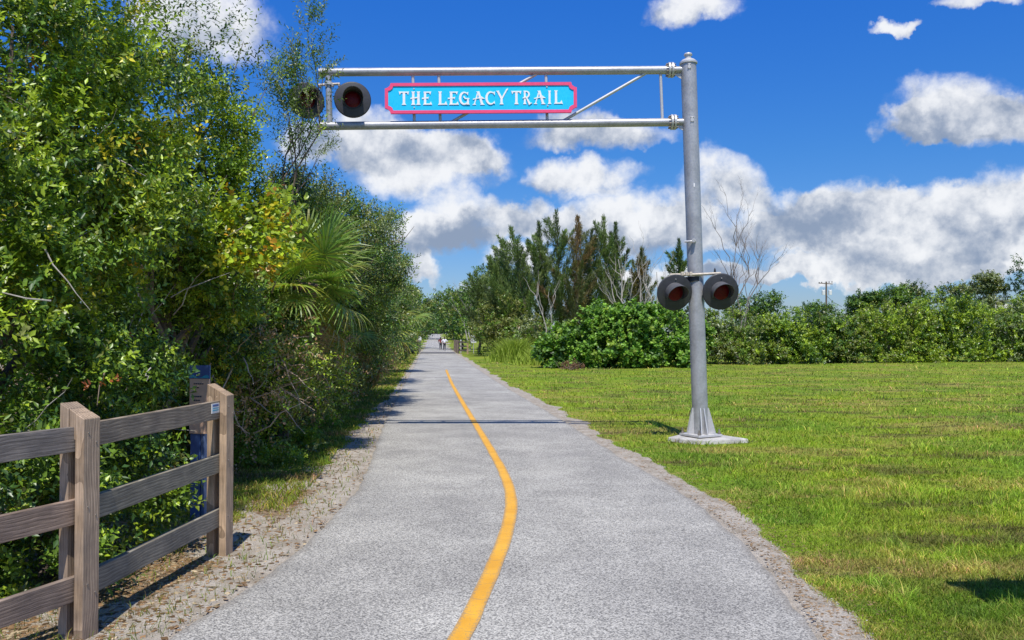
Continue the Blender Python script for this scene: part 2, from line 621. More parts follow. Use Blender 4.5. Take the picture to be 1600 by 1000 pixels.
def mat_ground():
    m, g, b = new_mat('ground_soil_and_turf')
    p = pos(g)
    dirt = g.node('ShaderNodeAttribute', attribute_name='dirt').outputs['Fac']
    lit = g.node('ShaderNodeAttribute', attribute_name='litter').outputs['Fac']
    n1 = g.noise(p, 28.0, 5.0, 0.65)
    n2 = g.noise(p, 120.0, 3.0, 0.6)
    n3 = g.noise(p, 4.0, 5.0, 0.6)
    turf = g.mix(1.0, grass_tint(g, p), g.mix(g.smooth(n1, 0.25, 0.75), (0.42, 0.42, 0.42), (1.25, 1.2, 1.2)), 'MULTIPLY')
    sand = g.mix(g.smooth(n3, 0.3, 0.7), (0.30, 0.258, 0.20), (0.46, 0.415, 0.35))
    sand = g.mix(1.0, sand, g.mix(g.smooth(n2, 0.3, 0.7), (0.7, 0.69, 0.67), (1.18, 1.17, 1.16)), 'MULTIPLY')
    brown = g.mix(g.smooth(n1, 0.3, 0.7), (0.11, 0.078, 0.05), (0.34, 0.245, 0.145))
    c = g.mix(g.smooth(g.m('ADD', dirt, g.m('MULTIPLY', g.m('SUBTRACT', n3, 0.5), 0.7)), 0.35, 0.62), turf, sand)
    c = g.mix(g.smooth(g.m('ADD', lit, g.m('MULTIPLY', g.m('SUBTRACT', n3, 0.5), 0.9)), 0.40, 0.70), c, brown)
    g.l.new(c, b.inputs['Base Color'])
    b.inputs['Roughness'].default_value = 0.95
    b.inputs['Specular IOR Level'].default_value = 0.1
    bump(g, b, g.m('ADD', n1, g.m('MULTIPLY', n2, 0.4)), 0.7, 0.02)
    return m


GROUND = mat_ground()


def mat_grass():
    m, g, b = new_mat('grass_blade')
    p = pos(g)
    at = g.node('ShaderNodeAttribute', attribute_name='Col').outputs['Color']
    c = g.mix(1.0, grass_tint(g, p), at, 'MULTIPLY')
    g.l.new(c, b.inputs['Base Color'])
    b.inputs['Roughness'].default_value = 0.6
    b.inputs['Specular IOR Level'].default_value = 0.25
    tr = g.node('ShaderNodeBsdfTranslucent')
    g.l.new(g.mix(1.0, c, (1.3, 1.3, 0.8), 'MULTIPLY'), tr.inputs['Color'])
    mx = g.node('ShaderNodeMixShader')
    mx.inputs[0].default_value = 0.3
    g.l.new(b.outputs[0], mx.inputs[1])
    g.l.new(tr.outputs[0], mx.inputs[2])
    g.l.new(mx.outputs[0], g.n['Material Output'].inputs['Surface'])
    return m


GRASS = mat_grass()

# ------------------------------------------------------------------ trail geometry (from ground pixels)
edge_px = [(1000, 262, 1275), (950, 345, 1243), (900, 417, 1205), (850, 478, 1160), (800, 531, 1105), (760, 563, 1050),
           (720, 579, 978), (700, 586, 945), (660, 601, 884), (620, 622, 815), (600, 632, 782), (580, 643.5, 751), (565, 651, 730), (552, 657, 711.5)]
LE, RE = [], []
for (py, xl, xr) in edge_px:
    a, b_ = G(xl, py), G(xr, py)
    LE.append((a.y, a.x))
    RE.append((b_.y, b_.x))
LE = [(-60, -16.5), (-30, -9.5), (-12, -5.2), (-3, -3.2), (2, -2.25)] + LE
RE = [(-60, -12.7), (-30, -5.8), (-12, -1.5), (-3, 0.45), (2, 1.38)] + RE
y1 = LE[-1][0]
c1 = (LE[-1][1] + RE[-1][1]) / 2
for yy, cxp in ((130, 682), (170, 680), (220, 679), (300, 678.5), (420, 678)):
    cx = (cxp - 800) / F * yy
    LE.append((yy, cx - 1.8))
    RE.append((yy, cx + 1.8))
LE = np.array(LE)
RE = np.array(RE)


def smooth_interp(y, tab):
    y = np.asarray(y, dtype=float)
    w = np.clip(np.abs(y) * 0.06, 0.25, 4.0)
    s = 0
    for k in (-1.0, -0.5, 0, 0.5, 1.0):
        s = s + np.interp(y + k * w, tab[:, 0], tab[:, 1])
    return s / 5.0


def trail_l(y):
    return smooth_interp(y, LE)


def trail_r(y):
    return smooth_interp(y, RE)


def ground_z(x, y):
    y = np.asarray(y, dtype=float)
    t = np.clip((y - 135.0) / 190.0, 0, 1)
    t = t * t * (3 - 2 * t)
    return 2.9 * t + 0 * np.asarray(x, dtype=float)


def zg(x, y):
    return float(ground_z(x, y)) + float(relief(np.array([x]), np.array([y]))[0])


def edge_dist(x, y):
    """metres outside the trail: (distance, is_right)"""
    l = trail_l(y)
    r = trail_r(y)
    dl = l - x
    dr = x - r
    return np.where(dl > dr, dl, dr), (dr > dl)


def relief(x, y):
    e, _ = edge_dist(x, y)
    amp = np.clip((e - 0.2) / 2.5, 0, 1)
    z = amp * (0.10 * (fbm(x * 0.22, y * 0.22, 5, 3) - 0.5) + 0.045 * (fbm(x * 1.3, y * 1.3, 9, 3) - 0.5))
    return z - 0.012 * np.clip(e / 0.25, 0, 1)


def dirt_at(x, y):
    e, right = edge_dist(x, y)
    n = fbm(x * 1.5, y * 1.5, 21, 4)
    wr = 0.30 + 0.75 * (fbm(x * 0.8, y * 0.8, 31, 4) - 0.42)
    wr = np.clip(wr * 0.85, 0.08, 0.6)
    near = np.clip((12 - y) / 6, 0, 1)
    wl = 0.55 + 0.9 * (n - 0.45) + 0.55 * near
    wl = np.clip(wl, 0.18, 1.6) * np.clip(1.4 - y / 24.0, 0.35, 1)
    wd = np.where(right, wr, wl)
    d = np.clip(1.0 - (e - wd) / 0.12, 0, 1)
    return d, e, right


def litter_at(x, y):
    e, right = edge_dist(x, y)
    n = fbm(x * 1.1, y * 1.1, 41, 4)
    deep = np.clip((e - 1.9) / 0.8, 0, 1)                 # under the thicket
    patch = np.clip((n - 0.46 + 0.13 * np.clip((9 - y) / 3, 0, 1)) * 6, 0, 1) * np.clip((e - 0.25) / 0.4, 0, 1) * np.clip((16 - y) / 6, 0.25, 1)
    base = 0.36 * np.clip((30 - y) / 12, 0.4, 1) * np.clip((e - 0.05) / 0.3, 0, 1)
    return np.where(right, 0.0, np.maximum(np.maximum(deep, patch), base))


# ------------------------------------------------------------------ ground sheet, trail, line
def axis(parts):
    out = [parts[0][0]]
    for a, b_, st in parts:
        n = max(1, int(round((b_ - a) / st)))
        out += list(np.linspace(a, b_, n + 1)[1:])
    return np.array(out)


def build_ground():
    xs = axis([(-1500, -200, 130), (-200, -40, 20), (-40, -12, 2.0), (-12, -5, 0.35), (-5, 5, 0.10), (5, 14, 0.35), (14, 50, 2.0), (50, 200, 15), (200, 1500, 130)])
    ys = axis([(-300, -20, 40), (-20, 2, 1.0), (2, 26, 0.12), (26, 60, 0.5), (60, 140, 2.5), (140, 400, 10), (400, 3000, 130)])
    X, Y = np.meshgrid(xs, ys)
    x = X.ravel()
    y = Y.ravel()
    z = ground_z(x, y) + relief(x, y)
    d, e, right = dirt_at(x, y)
    z = np.where(e < 0.05, z - 0.02, z)
    nx, ny = len(xs), len(ys)
    i = np.arange(nx - 1)[None, :] + nx * np.arange(ny - 1)[:, None]
    f = np.stack([i, i + 1, i + 1 + nx, i + nx], -1).reshape(-1)
    me = fast_mesh('ground', np.stack([x, y, z], 1), f, 4, GROUND, smooth=True)
    a = me.attributes.new('dirt', 'FLOAT', 'POINT')
    a.data.foreach_set('value', d.astype(np.float32))
    a = me.attributes.new('litter', 'FLOAT', 'POINT')
    a.data.foreach_set('value', litter_at(x, y).astype(np.float32))
    tag(link('ground', me), kind='structure')


build_ground()


def strip(name, ys, xl, xr, dz, mat, ncol=2, edge_scale=1.0, wob=0.0):
    ys = np.asarray(ys)
    t = np.linspace(0, 1, ncol)
    if wob:
        xl = xl + wob * (fbm(ys * 3.1, ys * 0 + 3, 3, 4) - 0.5)
        xr = xr + wob * (fbm(ys * 3.1, ys * 0 + 9, 4, 4) - 0.5)
    X = xl[:, None] * (1 - t) + xr[:, None] * t
    Y = np.repeat(ys[:, None], ncol, 1)
    Z = ground_z(X, Y) + dz
    n = len(ys)
    i = np.arange(ncol - 1)[None, :] + ncol * np.arange(n - 1)[:, None]
    f = np.stack([i, i + 1, i + 1 + ncol, i + ncol], -1).reshape(-1)
    me = fast_mesh(name, np.stack([X.ravel(), Y.ravel(), Z.ravel()], 1), f, 4, mat)
    ed = np.minimum(t, 1 - t)[None, :] * (xr - xl)[:, None] / edge_scale
    a = me.attributes.new('edge', 'FLOAT', 'POINT')
    a.data.foreach_set('value', ed.ravel().astype(np.float32))
    a = me.attributes.new('along', 'FLOAT', 'POINT')
    a.data.foreach_set('value', Y.ravel().astype(np.float32))
    return tag(link(name, me), kind='structure')


ty = axis([(-60, 2, 1.0), (2, 30, 0.08), (30, 120, 0.5), (120, 420, 4)])
strip('trail', ty, trail_l(ty), trail_r(ty), 0.006, ASPHALT, ncol=17, wob=0.07)
line_px = [(1000, 720), (955, 741), (900, 766), (850, 786), (815, 796.5), (790, 800), (765, 797), (735, 785), (700, 765), (663, 743), (635, 726), (600, 706), (578, 697)]
lt = np.array(sorted((G(x, y).y, G(x, y).x) for (y, x) in line_px))
lt = np.vstack([[(-4, -2.6), (1, -1.25), (3, -0.72)], lt])
ly = axis([(-4, 3, 0.2), (3, 26, 0.06), (26, lt[-1, 0], 0.3)])
lw = 0.066 + 0.002 * np.clip(ly, 0, 30)
# follow the painted curve; widen along x where it runs aslant so that its true width stays even
lc = np.zeros_like(ly)
for k in (-0.5, -0.25, 0, 0.25, 0.5):
    lc += np.interp(ly + k * np.clip(ly * 0.12, 0.3, 2), lt[:, 0], lt[:, 1]) / 5
slope = np.gradient(lc, ly)
hw = 0.062 * np.sqrt(1 + slope ** 2)
strip('painted_centre_line', ly, lc - hw, lc + hw, 0.011, YELLOW, ncol=7, edge_scale=0.124, wob=0.012)


# ------------------------------------------------------------------ grass, gravel, litter (uncountable)
def unit(v):
    return v / np.maximum(np.linalg.norm(v, axis=1, keepdims=True), 1e-9)


def blades(name, x, y, h, w, tint, bend=0.5, mat=None, seed=1):
    rg = np.random.default_rng(seed)
    n = len(x)
    z = ground_z(x, y) + relief(x, y) - 0.004
    a = rg.uniform(0, 2 * np.pi, n)
    side = np.stack([np.cos(a), np.sin(a), 0 * a], 1) * (w / 2)[:, None]
    b = rg.uniform(0, 2 * np.pi, n)
    lean = np.stack([np.cos(b), np.sin(b), 0 * b], 1) * (h * bend * rg.uniform(0.3, 1.5, n))[:, None]
    base = np.stack([x, y, z], 1)
    mid = base + lean * 0.35 + np.array([0, 0, 1.0]) * (h * 0.6)[:, None]
    tip = base + lean + np.array([0, 0, 1.0]) * (h * rg.uniform(0.75, 1.0, n))[:, None]
    V = np.stack([base - side, base + side, mid + side * 0.8, mid - side * 0.8, tip], 1).reshape(-1, 3)
    k = 5 * np.arange(n)[:, None]
    Fq = np.concatenate([k + np.array([[0, 1, 2]]), k + np.array([[0, 2, 3]]), k + np.array([[3, 2, 4]])], 1).reshape(-1)
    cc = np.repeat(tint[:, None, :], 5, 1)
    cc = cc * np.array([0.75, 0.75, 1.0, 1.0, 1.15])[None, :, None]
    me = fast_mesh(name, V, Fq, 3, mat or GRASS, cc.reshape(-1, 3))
    return tag(link(name, me), kind='stuff')


def grass_field():
    rg = np.random.default_rng(3)
    n = 280000
    # uniform in 1/Y -> even cover in perspective
    u = rg.uniform(1 / 62.0, 1 / 4.2, n)
    y = 1.0 / u
    x = rg.uniform(-0.15, 0.74, n) * y
    d, e, right = dirt_at(x, y)
    keep = right & (rg.uniform(0, 1, n) > d * 1.02 - 0.0) & (e > 0.03)
    # thinner and dead near the trail edge
    x, y, e = x[keep], y[keep], e[keep]
    n = len(x)
    patch = fbm(x * 0.8, y * 0.8, 77, 4)
    h = rg.uniform(0.022, 0.062, n) * (0.7 + 0.9 * patch) * np.clip(0.45 + e * 0.5, 0.45, 1) * (1 + np.clip(y - 8, 0, 40) * 0.012)
    tall = rg.uniform(0, 1, n) < 0.03
    h = np.where(tall, h * 1.8, h)
    w = rg.uniform(0.0035, 0.0075, n) * np.clip(y / 7.0, 0.8, 9) ** 0.95
    cl = fbm(x * 3.6, y * 3.0, 91, 4)
    t = (rg.uniform(0.5, 1.6, n) * np.clip(-0.15 + 2.3 * cl, 0.4, 1.7))[:, None] * np.ones((n, 3))
    h = h * np.clip(-0.2 + 2.4 * cl, 0.4, 1.8)
    dry = rg.uniform(0, 1, n) < (0.13 + 0.35 * np.clip(1 - e / 0.8, 0, 1))
    t[dry] *= np.array([1.9, 1.15, 2.6])
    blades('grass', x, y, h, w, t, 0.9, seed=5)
    # left verge
    n = 120000
    u = rg.uniform(1 / 95.0, 1 / 4.3, n)
    y = 1.0 / u
    x = trail_l(y) - rg.uniform(0.05, 3.2, n)
    d, e, right = dirt_at(x, y)
    l = litter_at(x, y)
    pn = fbm(x * 1.7, y * 1.7, 55, 3)
    keep = (rg.uniform(0, 1, n) > np.maximum(d, l * 0.9)) | (rg.uniform(0, 1, n) < 0.06)
    keep |= (y > 8.5) & (e > 0.55) & (rg.uniform(0, 1, n) < 0.75)
    keep &= (pn > 0.30) & (e > 0.03)
    x, y, e = x[keep], y[keep], e[keep]
    n = len(x)
    h = rg.uniform(0.025, 0.085, n) * (1 + np.clip(y - 8, 0, 40) * 0.012)
    w = rg.uniform(0.004, 0.008, n) * np.clip(y / 7.0, 0.8, 9) ** 0.95
    t = rg.uniform(0.55, 1.3, n)[:, None] * np.ones((n, 3))
    dry = rg.uniform(0, 1, n) < 0.3
    t[dry] *= np.array([2.0, 1.15, 2.8])
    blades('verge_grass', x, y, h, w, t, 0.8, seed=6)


grass_field()


def scatter_bits(name, x, y, size, colors, mat, flat=0.5, seed=2):
    """small stones or litter flakes: squashed octahedra"""
    rg = np.random.default_rng(seed)
    n = len(x)
    z = ground_z(x, y) + relief(x, y)
    a = rg.uniform(0, 6.28, n)
    s = size
    asp = rg.uniform(0.6, 1.6, n)
    ca, sa = np.cos(a), np.sin(a)
    tx = np.stack([ca, sa, rg.uniform(-.2, .2, n)], 1) * (s * asp)[:, None]
    ty_ = np.stack([-sa, ca, rg.uniform(-.2, .2, n)], 1) * (s / asp)[:, None]
    up = np.stack([0 * s, 0 * s, s * flat], 1)
    c = np.stack([x, y, z + s * flat * 0.4], 1)
    V = np.stack([c + tx, c + ty_, c - tx, c - ty_, c + up, c - up], 1).reshape(-1, 3)
    k = 6 * np.arange(n)[:, None]
    fs = [(0, 1, 4), (1, 2, 4), (2, 3, 4), (3, 0, 4)]
    Fq = np.concatenate([k + np.array([f]) for f in fs], 1).reshape(-1)
    cc = np.repeat(colors[:, None, :], 6, 1).reshape(-1, 3)
    return tag(link(name, fast_mesh(name, V, Fq, 3, mat, cc)), kind='stuff')


def mat_attr(name, rough=0.9):
    m, g, b = new_mat(name)
    g.l.new(g.node('ShaderNodeAttribute', attribute_name='Col').outputs['Color'], b.inputs['Base Color'])
    b.inputs['Roughness'].default_value = rough
    b.inputs['Specular IOR Level'].default_value = 0.2
    return m


STONE = mat_attr('loose_stone')
LITTER = mat_attr('dry_litter')


def build_bits():
    rg = np.random.default_rng(12)
    n = 9000
    y = 1 / rg.uniform(1 / 40.0, 1 / 4.2, n)
    right = rg.uniform(0, 1, n) < 0.42
    off = np.abs(rg.normal(0, 0.38, n)) + 0.02
    x = np.where(right, trail_r(y) + off, trail_l(y) - off * 1.9)
    d, e, _ = dirt_at(x, y)
    k = (d > 0.25) & (e > 0.02)
    x, y = x[k], y[k]
    n = len(x)
    g0 = rg.uniform(0.16, 0.52, n)
    c = np.stack([g0, g0 * 0.93, g0 * 0.82], 1)
    scatter_bits('gravel', x, y, rg.uniform(0.002, 0.0065, n) * (1 + 0.05 * y), c, STONE, 0.55, 3)
    # dry leaves and straw by the fence and the trail edges
    n = 30000
    y = 1 / rg.uniform(1 / 34.0, 1 / 4.0, n)
    x = trail_l(y) - rg.uniform(0.0, 3.0, n)
    l = litter_at(x, y)
    k = rg.uniform(0, 1, n) < np.maximum(l, 0.16)
    x, y = x[k], y[k]
    n = len(x)
    t = rg.uniform(0.35, 1.25, n)[:, None]
    c = np.where(rg.uniform(0, 1, n)[:, None] < 0.25, np.array([[0.42, 0.33, 0.20]]), np.array([[0.24, 0.145, 0.07]])) * t
    scatter_bits('leaf_litter', x, y, rg.uniform(0.008, 0.026, n), c, LITTER, 0.25, 4)
    n = 170
    y = 1 / rg.uniform(1 / 26.0, 1 / 4.6, n)
    u_ = rg.uniform(0, 1, n) ** 2.2
    x = trail_l(y) + 0.05 + u_ * 3.3
    c = np.array([[0.16, 0.10, 0.05]]) * rg.uniform(0.4, 1.6, n)[:, None]
    scatter_bits('blown_leaves', x, y, rg.uniform(0.008, 0.018, n), c, LITTER, 0.3, 8)
    n = 2200
    y = 1 / rg.uniform(1 / 30.0, 1 / 4.2, n)
    x = trail_r(y) + np.abs(rg.normal(0, 0.3, n)) + 0.05
    t = rg.uniform(0.5, 1.2, n)[:, None]
    c = np.array([[0.30, 0.20, 0.11]]) * t
    scatter_bits('straw_bits', x, y, rg.uniform(0.006, 0.016, n), c, LITTER, 0.25, 5)


build_bits()


# ------------------------------------------------------------------ signal mast
MY = 14.45


def pm(px, py, Y=MY):
    return P(px, py, Y)


PXM = MY / F        # metres per photo pixel at the mast


def lathe(center_pts, radii, seg, mat, name, parent, smooth=True):
    return MB().tube(center_pts, radii, seg).build(name, mat, parent, smooth)


def build_mast():
    base = G(1096, 690)
    base = Vector((pm(1096, 690).x, MY, 0.0))
    root = empty('crossing_signal_mast', base)
    tag(root, 'tall grey steel railway signal mast with a double-pipe arm reaching over the trail', 'signal mast')
    # concrete pad: slightly broken, tilted block
    z0 = -0.05
    rr = random.Random(4)
    c = [(-0.60, -0.36), (0.50, -0.42), (0.72, 0.30), (-0.38, 0.40)]
    c = [(-0.58, -0.12), (-0.18, -0.52), (0.68, -0.36), (0.30, 0.42), (-0.25, 0.40)]
    top = [Vector((base.x + x, MY + y, 0.055 + rr.uniform(-0.012, 0.012))) for x, y in c]
    bot = [Vector((base.x + x * 1.04, MY + y * 1.04, z0)) for x, y in c]
    n = len(c)
    MB().add(bot + top, [tuple(range(n - 1, -1, -1)), tuple(range(n, 2 * n))] + [(i, (i + 1) % n, (i + 1) % n + n, i + n) for i in range(n)]).build('concrete_pad', CONCRETE, root, bevel=0.018)
    pb = Vector((pm(1095, 685).x, MY, 0.065))
    pt = pm(1075.5, 97)
    ax = (pt - pb)
    axn = ax.normalized()
    rp = 0.131
    # square base plate with anchor bolts
    M = Matrix.Rotation(R(28), 4, 'Z')
    MB().box(pb + Vector((0, 0, 0.012)), (0.50, 0.50, 0.035), M).build('base_plate', GALV_LIGHT, root, bevel=0.004)
    for k in range(4):
        a = R(28 + 45 + 90 * k)
        q = pb + Vector((math.cos(a) * 0.30, math.sin(a) * 0.30, 0.028))
        MB().tube([q, q + Vector((0, 0, 0.035))], [0.026, 0.026], 6).tube([q + Vector((0, 0, 0.03)), q + Vector((0, 0, 0.085))], [0.014, 0.014], 8).build('anchor_bolt', BOLT, root)
    n = 10
    pts = [pb + Vector((0, 0, 0.02)) + ax * (i / n) for i in range(n)] + [pt]
    MB().tube(pts, rp, 28).build('pole', GALV, root, smooth=True)
    # gusset plates around the foot
    for a in (R(200), R(262), R(285), R(338), R(35), R(90), R(145)):
        d = Vector((math.cos(a), math.sin(a), 0))
        s = Vector((-d.y, d.x, 0)) * 0.008
        p0 = pb + d * (rp - 0.012) + Vector((0, 0, 0.03))
        poly = [p0, pb + d * 0.245 + Vector((0, 0, 0.03)), pb + d * 0.245 + Vector((0, 0, 0.06)), pb + axn * 0.46 + d * (rp + 0.016), pb + axn * 0.46 + d * (rp - 0.012)]
        MB().prism([p - s for p in poly], s * 2).build('gusset', GALV_LIGHT, root)
    # cap and finial
    t = pt
    MB().tube([t - axn * 0.035, t - axn * 0.005, t + axn * 0.0, t + axn * 0.035, t + axn * 0.055], [0.150, 0.150, 0.142, 0.105, 0.06], 28).build('pole_cap', GALV_LIGHT, root, smooth=True)
    MB().tube([t + axn * 0.05, t + axn * 0.105, t + axn * 0.108, t + axn * 0.125, t + axn * 0.145, t + axn * 0.15],
              [0.052, 0.052, 0.067, 0.072, 0.060, 0.02], 20).build('finial', GALV_LIGHT, root, smooth=True)
    # arm pipes
    def pipe(name, x0, y0_, x1, y1_, r, mat=GALV, Y0=MY, Y1=MY, seg=18, cap=True):
        a, b_ = pm(x0, y0_, Y0), pm(x1, y1_, Y1)
        return MB().tube([a, a.lerp(b_, 0.5) + Vector((0, 0, 0.0)), b_], r, seg).build(name, mat, root, smooth=True)
    rb = 0.069
    pipe('upper_arm_pipe', 500, 113, 1050, 109.5, rb)
    pipe('lower_arm_pipe', 502, 197, 1052, 191, rb)
    pipe('upper_stub', 1049, 109.5, 1073, 109.0, rb * 0.86)
    pipe('lower_stub', 1051, 191, 1077, 190.5, rb * 0.86)
    pipe('arm_end_cap', 499, 113, 501.5, 113, rb * 1.06, GALV_LIGHT)
    pipe('arm_end_cap', 501, 197, 503.5, 197, rb * 1.06, GALV_LIGHT)
    for (fx, fy) in ((1047, 109.5), (1051, 191)):
        for dx in (-3.2, 1.6):
            a, b_ = pm(fx + dx, fy), pm(fx + dx + 3.2, fy)
            MB().tube([a, b_], 0.128, 24).build('flange', GALV_LIGHT, root, smooth=True)
        for k in range(8):
            ang = 2 * math.pi * (k + 0.5) / 8
            o = Vector((0, math.cos(ang) * 0.098, math.sin(ang) * 0.098))
            MB().tube([pm(fx - 6.5, fy) + o, pm(fx + 8, fy) + o], 0.013, 6).build('flange_bolt', BOLT, root)
        g0 = pm(fx + 5, fy + 6.5)
        poly = [pm(fx + 5, fy + 6), pm(fx + 27, fy + 5), pm(fx + 27, fy + 20)]
        MB().prism([p - Vector((0, .008, 0)) for p in poly], (0, 0.016, 0)).build('stub_gusset', GALV_LIGHT, root)
    # truss webs: verticals and diagonals between the pipes
    for x0, x1 in ((645, 647.5), (685.5, 688), (853, 855), (1032, 1035)):
        pipe('truss_upright', x0, 116, x1, 190, 0.026, GALV_LIGHT, seg=10)
    pipe('truss_diagonal', 703, 192, 838, 116, 0.026, GALV_LIGHT, seg=10)
    pipe('truss_diagonal', 878, 190, 1010, 114, 0.026, GALV_LIGHT, seg=10)
    pipe('end_upright', 513, 116, 515, 192, 0.052, GALV, seg=14)
    # maker's plates and handhole marks on the pole
    for (x, y, w, h) in ((1077, 103, 5, 8), (1081.5, 186, 5, 8)):
        MB().box(pm(x, y, MY - rp - 0.002), (w * PXM, 0.012, h * PXM)).build('riveted_plate', GALV_LIGHT, root, bevel=0.002)
        for sx in (-1, 1):
            for sz in (-1, 1):
                q = pm(x, y, MY - rp - 0.008) + Vector((sx * w * PXM * 0.36, 0, sz * h * PXM * 0.38))
                MB().tube([q, q - Vector((0, 0.008, 0))], 0.0065, 6).build('rivet', BOLT, root)
    MB().box(pm(1084.6, 289, MY - rp - 0.001), (0.018, 0.006, 0.06)).build('paint_chip', WHITEP, root)
    MB().tube([pm(1070, 377.5, MY - 0.10), pm(1079, 377, MY - 0.15), pm(1087, 376, MY - 0.14)], 0.017, 8).build('pole_bracket', GALV_LIGHT, root)
    MB().tube([pm(1084, 376, MY - 0.15), pm(1084, 376, MY - 0.21)], [0.034, 0.030], 12).build('bracket_knob', GALV_LIGHT, root, smooth=True)
    # round clamp on the end upright
    a = pm(514, 131.5)
    MB().tube([a - Vector((0, 0, .022)), a + Vector((0, 0, .022))], 0.078, 18).build('upright_clamp', GALV_LIGHT, root, smooth=True)
    MB().tube([pm(497, 133), pm(531, 131, MY - 0.02)], 0.022, 8).build('clamp_arm', RUSTY, root)
    for k in range(4):
        q = pm(500 + 10 * k, 134.5 - 0.4 * k, MY - 0.035)
        MB().box(q, (0.035, 0.05, 0.05)).build('clamp_nut', BOLT, root, bevel=0.006)
    # lamp crossbar on the pole
    MB().tube([pm(1047, 429.5, MY - 0.13), pm(1085, 429, MY - 0.165), pm(1126, 427, MY - 0.13)], 0.023, 10).build('lamp_crossbar', RUSTY, root, smooth=True)
    MB().tube([pm(1084, 440), pm(1084, 433)], [0.142, 0.142], 24).build('pole_collar', DARKPAINT, root, smooth=True)
    for x in (1066, 1073, 1079):
        MB().box(pm(x, 428, MY - 0.165), (0.05, 0.075, 0.065)).build('crossbar_clamp', RUSTY, root, bevel=0.008)
    q = pm(1117, 427, MY - 0.13)
    MB().tube([q, q + Vector((0, 0, 0.06)), q + Vector((0, 0, 0.09))], [0.022, 0.016, 0.005], 8).build('junction_stub', DARKPAINT, root)

    # flashing lamps
    def lamp(px, py, Y, yaw, hint, pitch=0.0):
        c0 = pm(px, py, Y)
        M = Matrix.Translation(c0) @ Matrix.Rotation(yaw, 4, 'Z') @ Matrix.Rotation(pitch, 4, 'X')       # local -Y faces the trail user

        def T(vs):
            return [M @ Vector(v) for v in vs]
        Rd = 0.305
        m = MB()
        m.tube(T([(0, 0.03, 0), (0, 0.012, 0), (0, 0.0, 0), (0, -0.012, 0), (0, -0.016, 0)]), [0.285, 0.302, Rd, 0.297, 0.285], 48)
        m.tube(T([(0, 0.03, 0), (0, 0.16, 0), (0, 0.2, 0)]), [0.155, 0.14, 0.06], 24)
        lo = m.build('signal_lamp', BLACK, root, smooth=True)
        if hint:
            lo['label'] = hint
        # lens: domed disc
        rl = 0.145
        MB().tube(T([(0, -0.014, 0), (0, -0.03, 0), (0, -0.043, 0), (0, -0.05, 0)]), [rl, rl * 0.92, rl * 0.6, 0.02], 32).build('lens', LENS, lo, smooth=True)
        MB().tube(T([(0, -0.012, 0), (0, -0.028, 0)]), [rl + 0.016, rl + 0.012], 32).build('lens_ring', DARKPAINT, lo, smooth=True)
        # visor: open-bottomed hood, long at the top, cut back towards the sides
        segs = 26
        vs, fs = [], []
        r0, th = rl + 0.018, 0.006
        for i in range(segs + 1):
            a = R(-38) + (R(180 + 76)) * i / segs
            ln = 0.05 + 0.25 * max(0.0, math.sin((a + R(38)) / R(256) * math.pi)) ** 0.8
            for rr_ in (r0, r0 + th):
                for L in (0.012, ln):
                    vs.append((math.cos(a) * rr_, -L, math.sin(a) * rr_ - (0.05 * L)))
        for i in range(segs):
            b0, b1 = i * 4, i * 4 + 4
            fs += [(b0, b1, b1 + 1, b0 + 1), (b0 + 2, b0 + 3, b1 + 3, b1 + 2), (b0 + 1, b1 + 1, b1 + 3, b0 + 3), (b0, b0 + 2, b1 + 2, b1)]
        fs += [(0, 1, 3, 2), (segs * 4, segs * 4 + 2, segs * 4 + 3, segs * 4 + 1)]
        MB().add(T(vs), fs).build('visor', VISOR, lo, smooth=True)
        MB().tube(T([(0, -0.015, 0.225), (0, -0.03, 0.225)]), 0.008, 8).build('screw', GALV_LIGHT, lo)
        return lo
    lamp(1054, 457, MY - 0.16, R(10), None, R(11))
    lamp(1126, 455.5, MY - 0.16, R(3), None, R(9))
    lamp(551, 156, MY - 0.13, R(12), None)
    lamp(479, 157, MY - 0.10, R(28), None)
    return root


mast = build_mast()

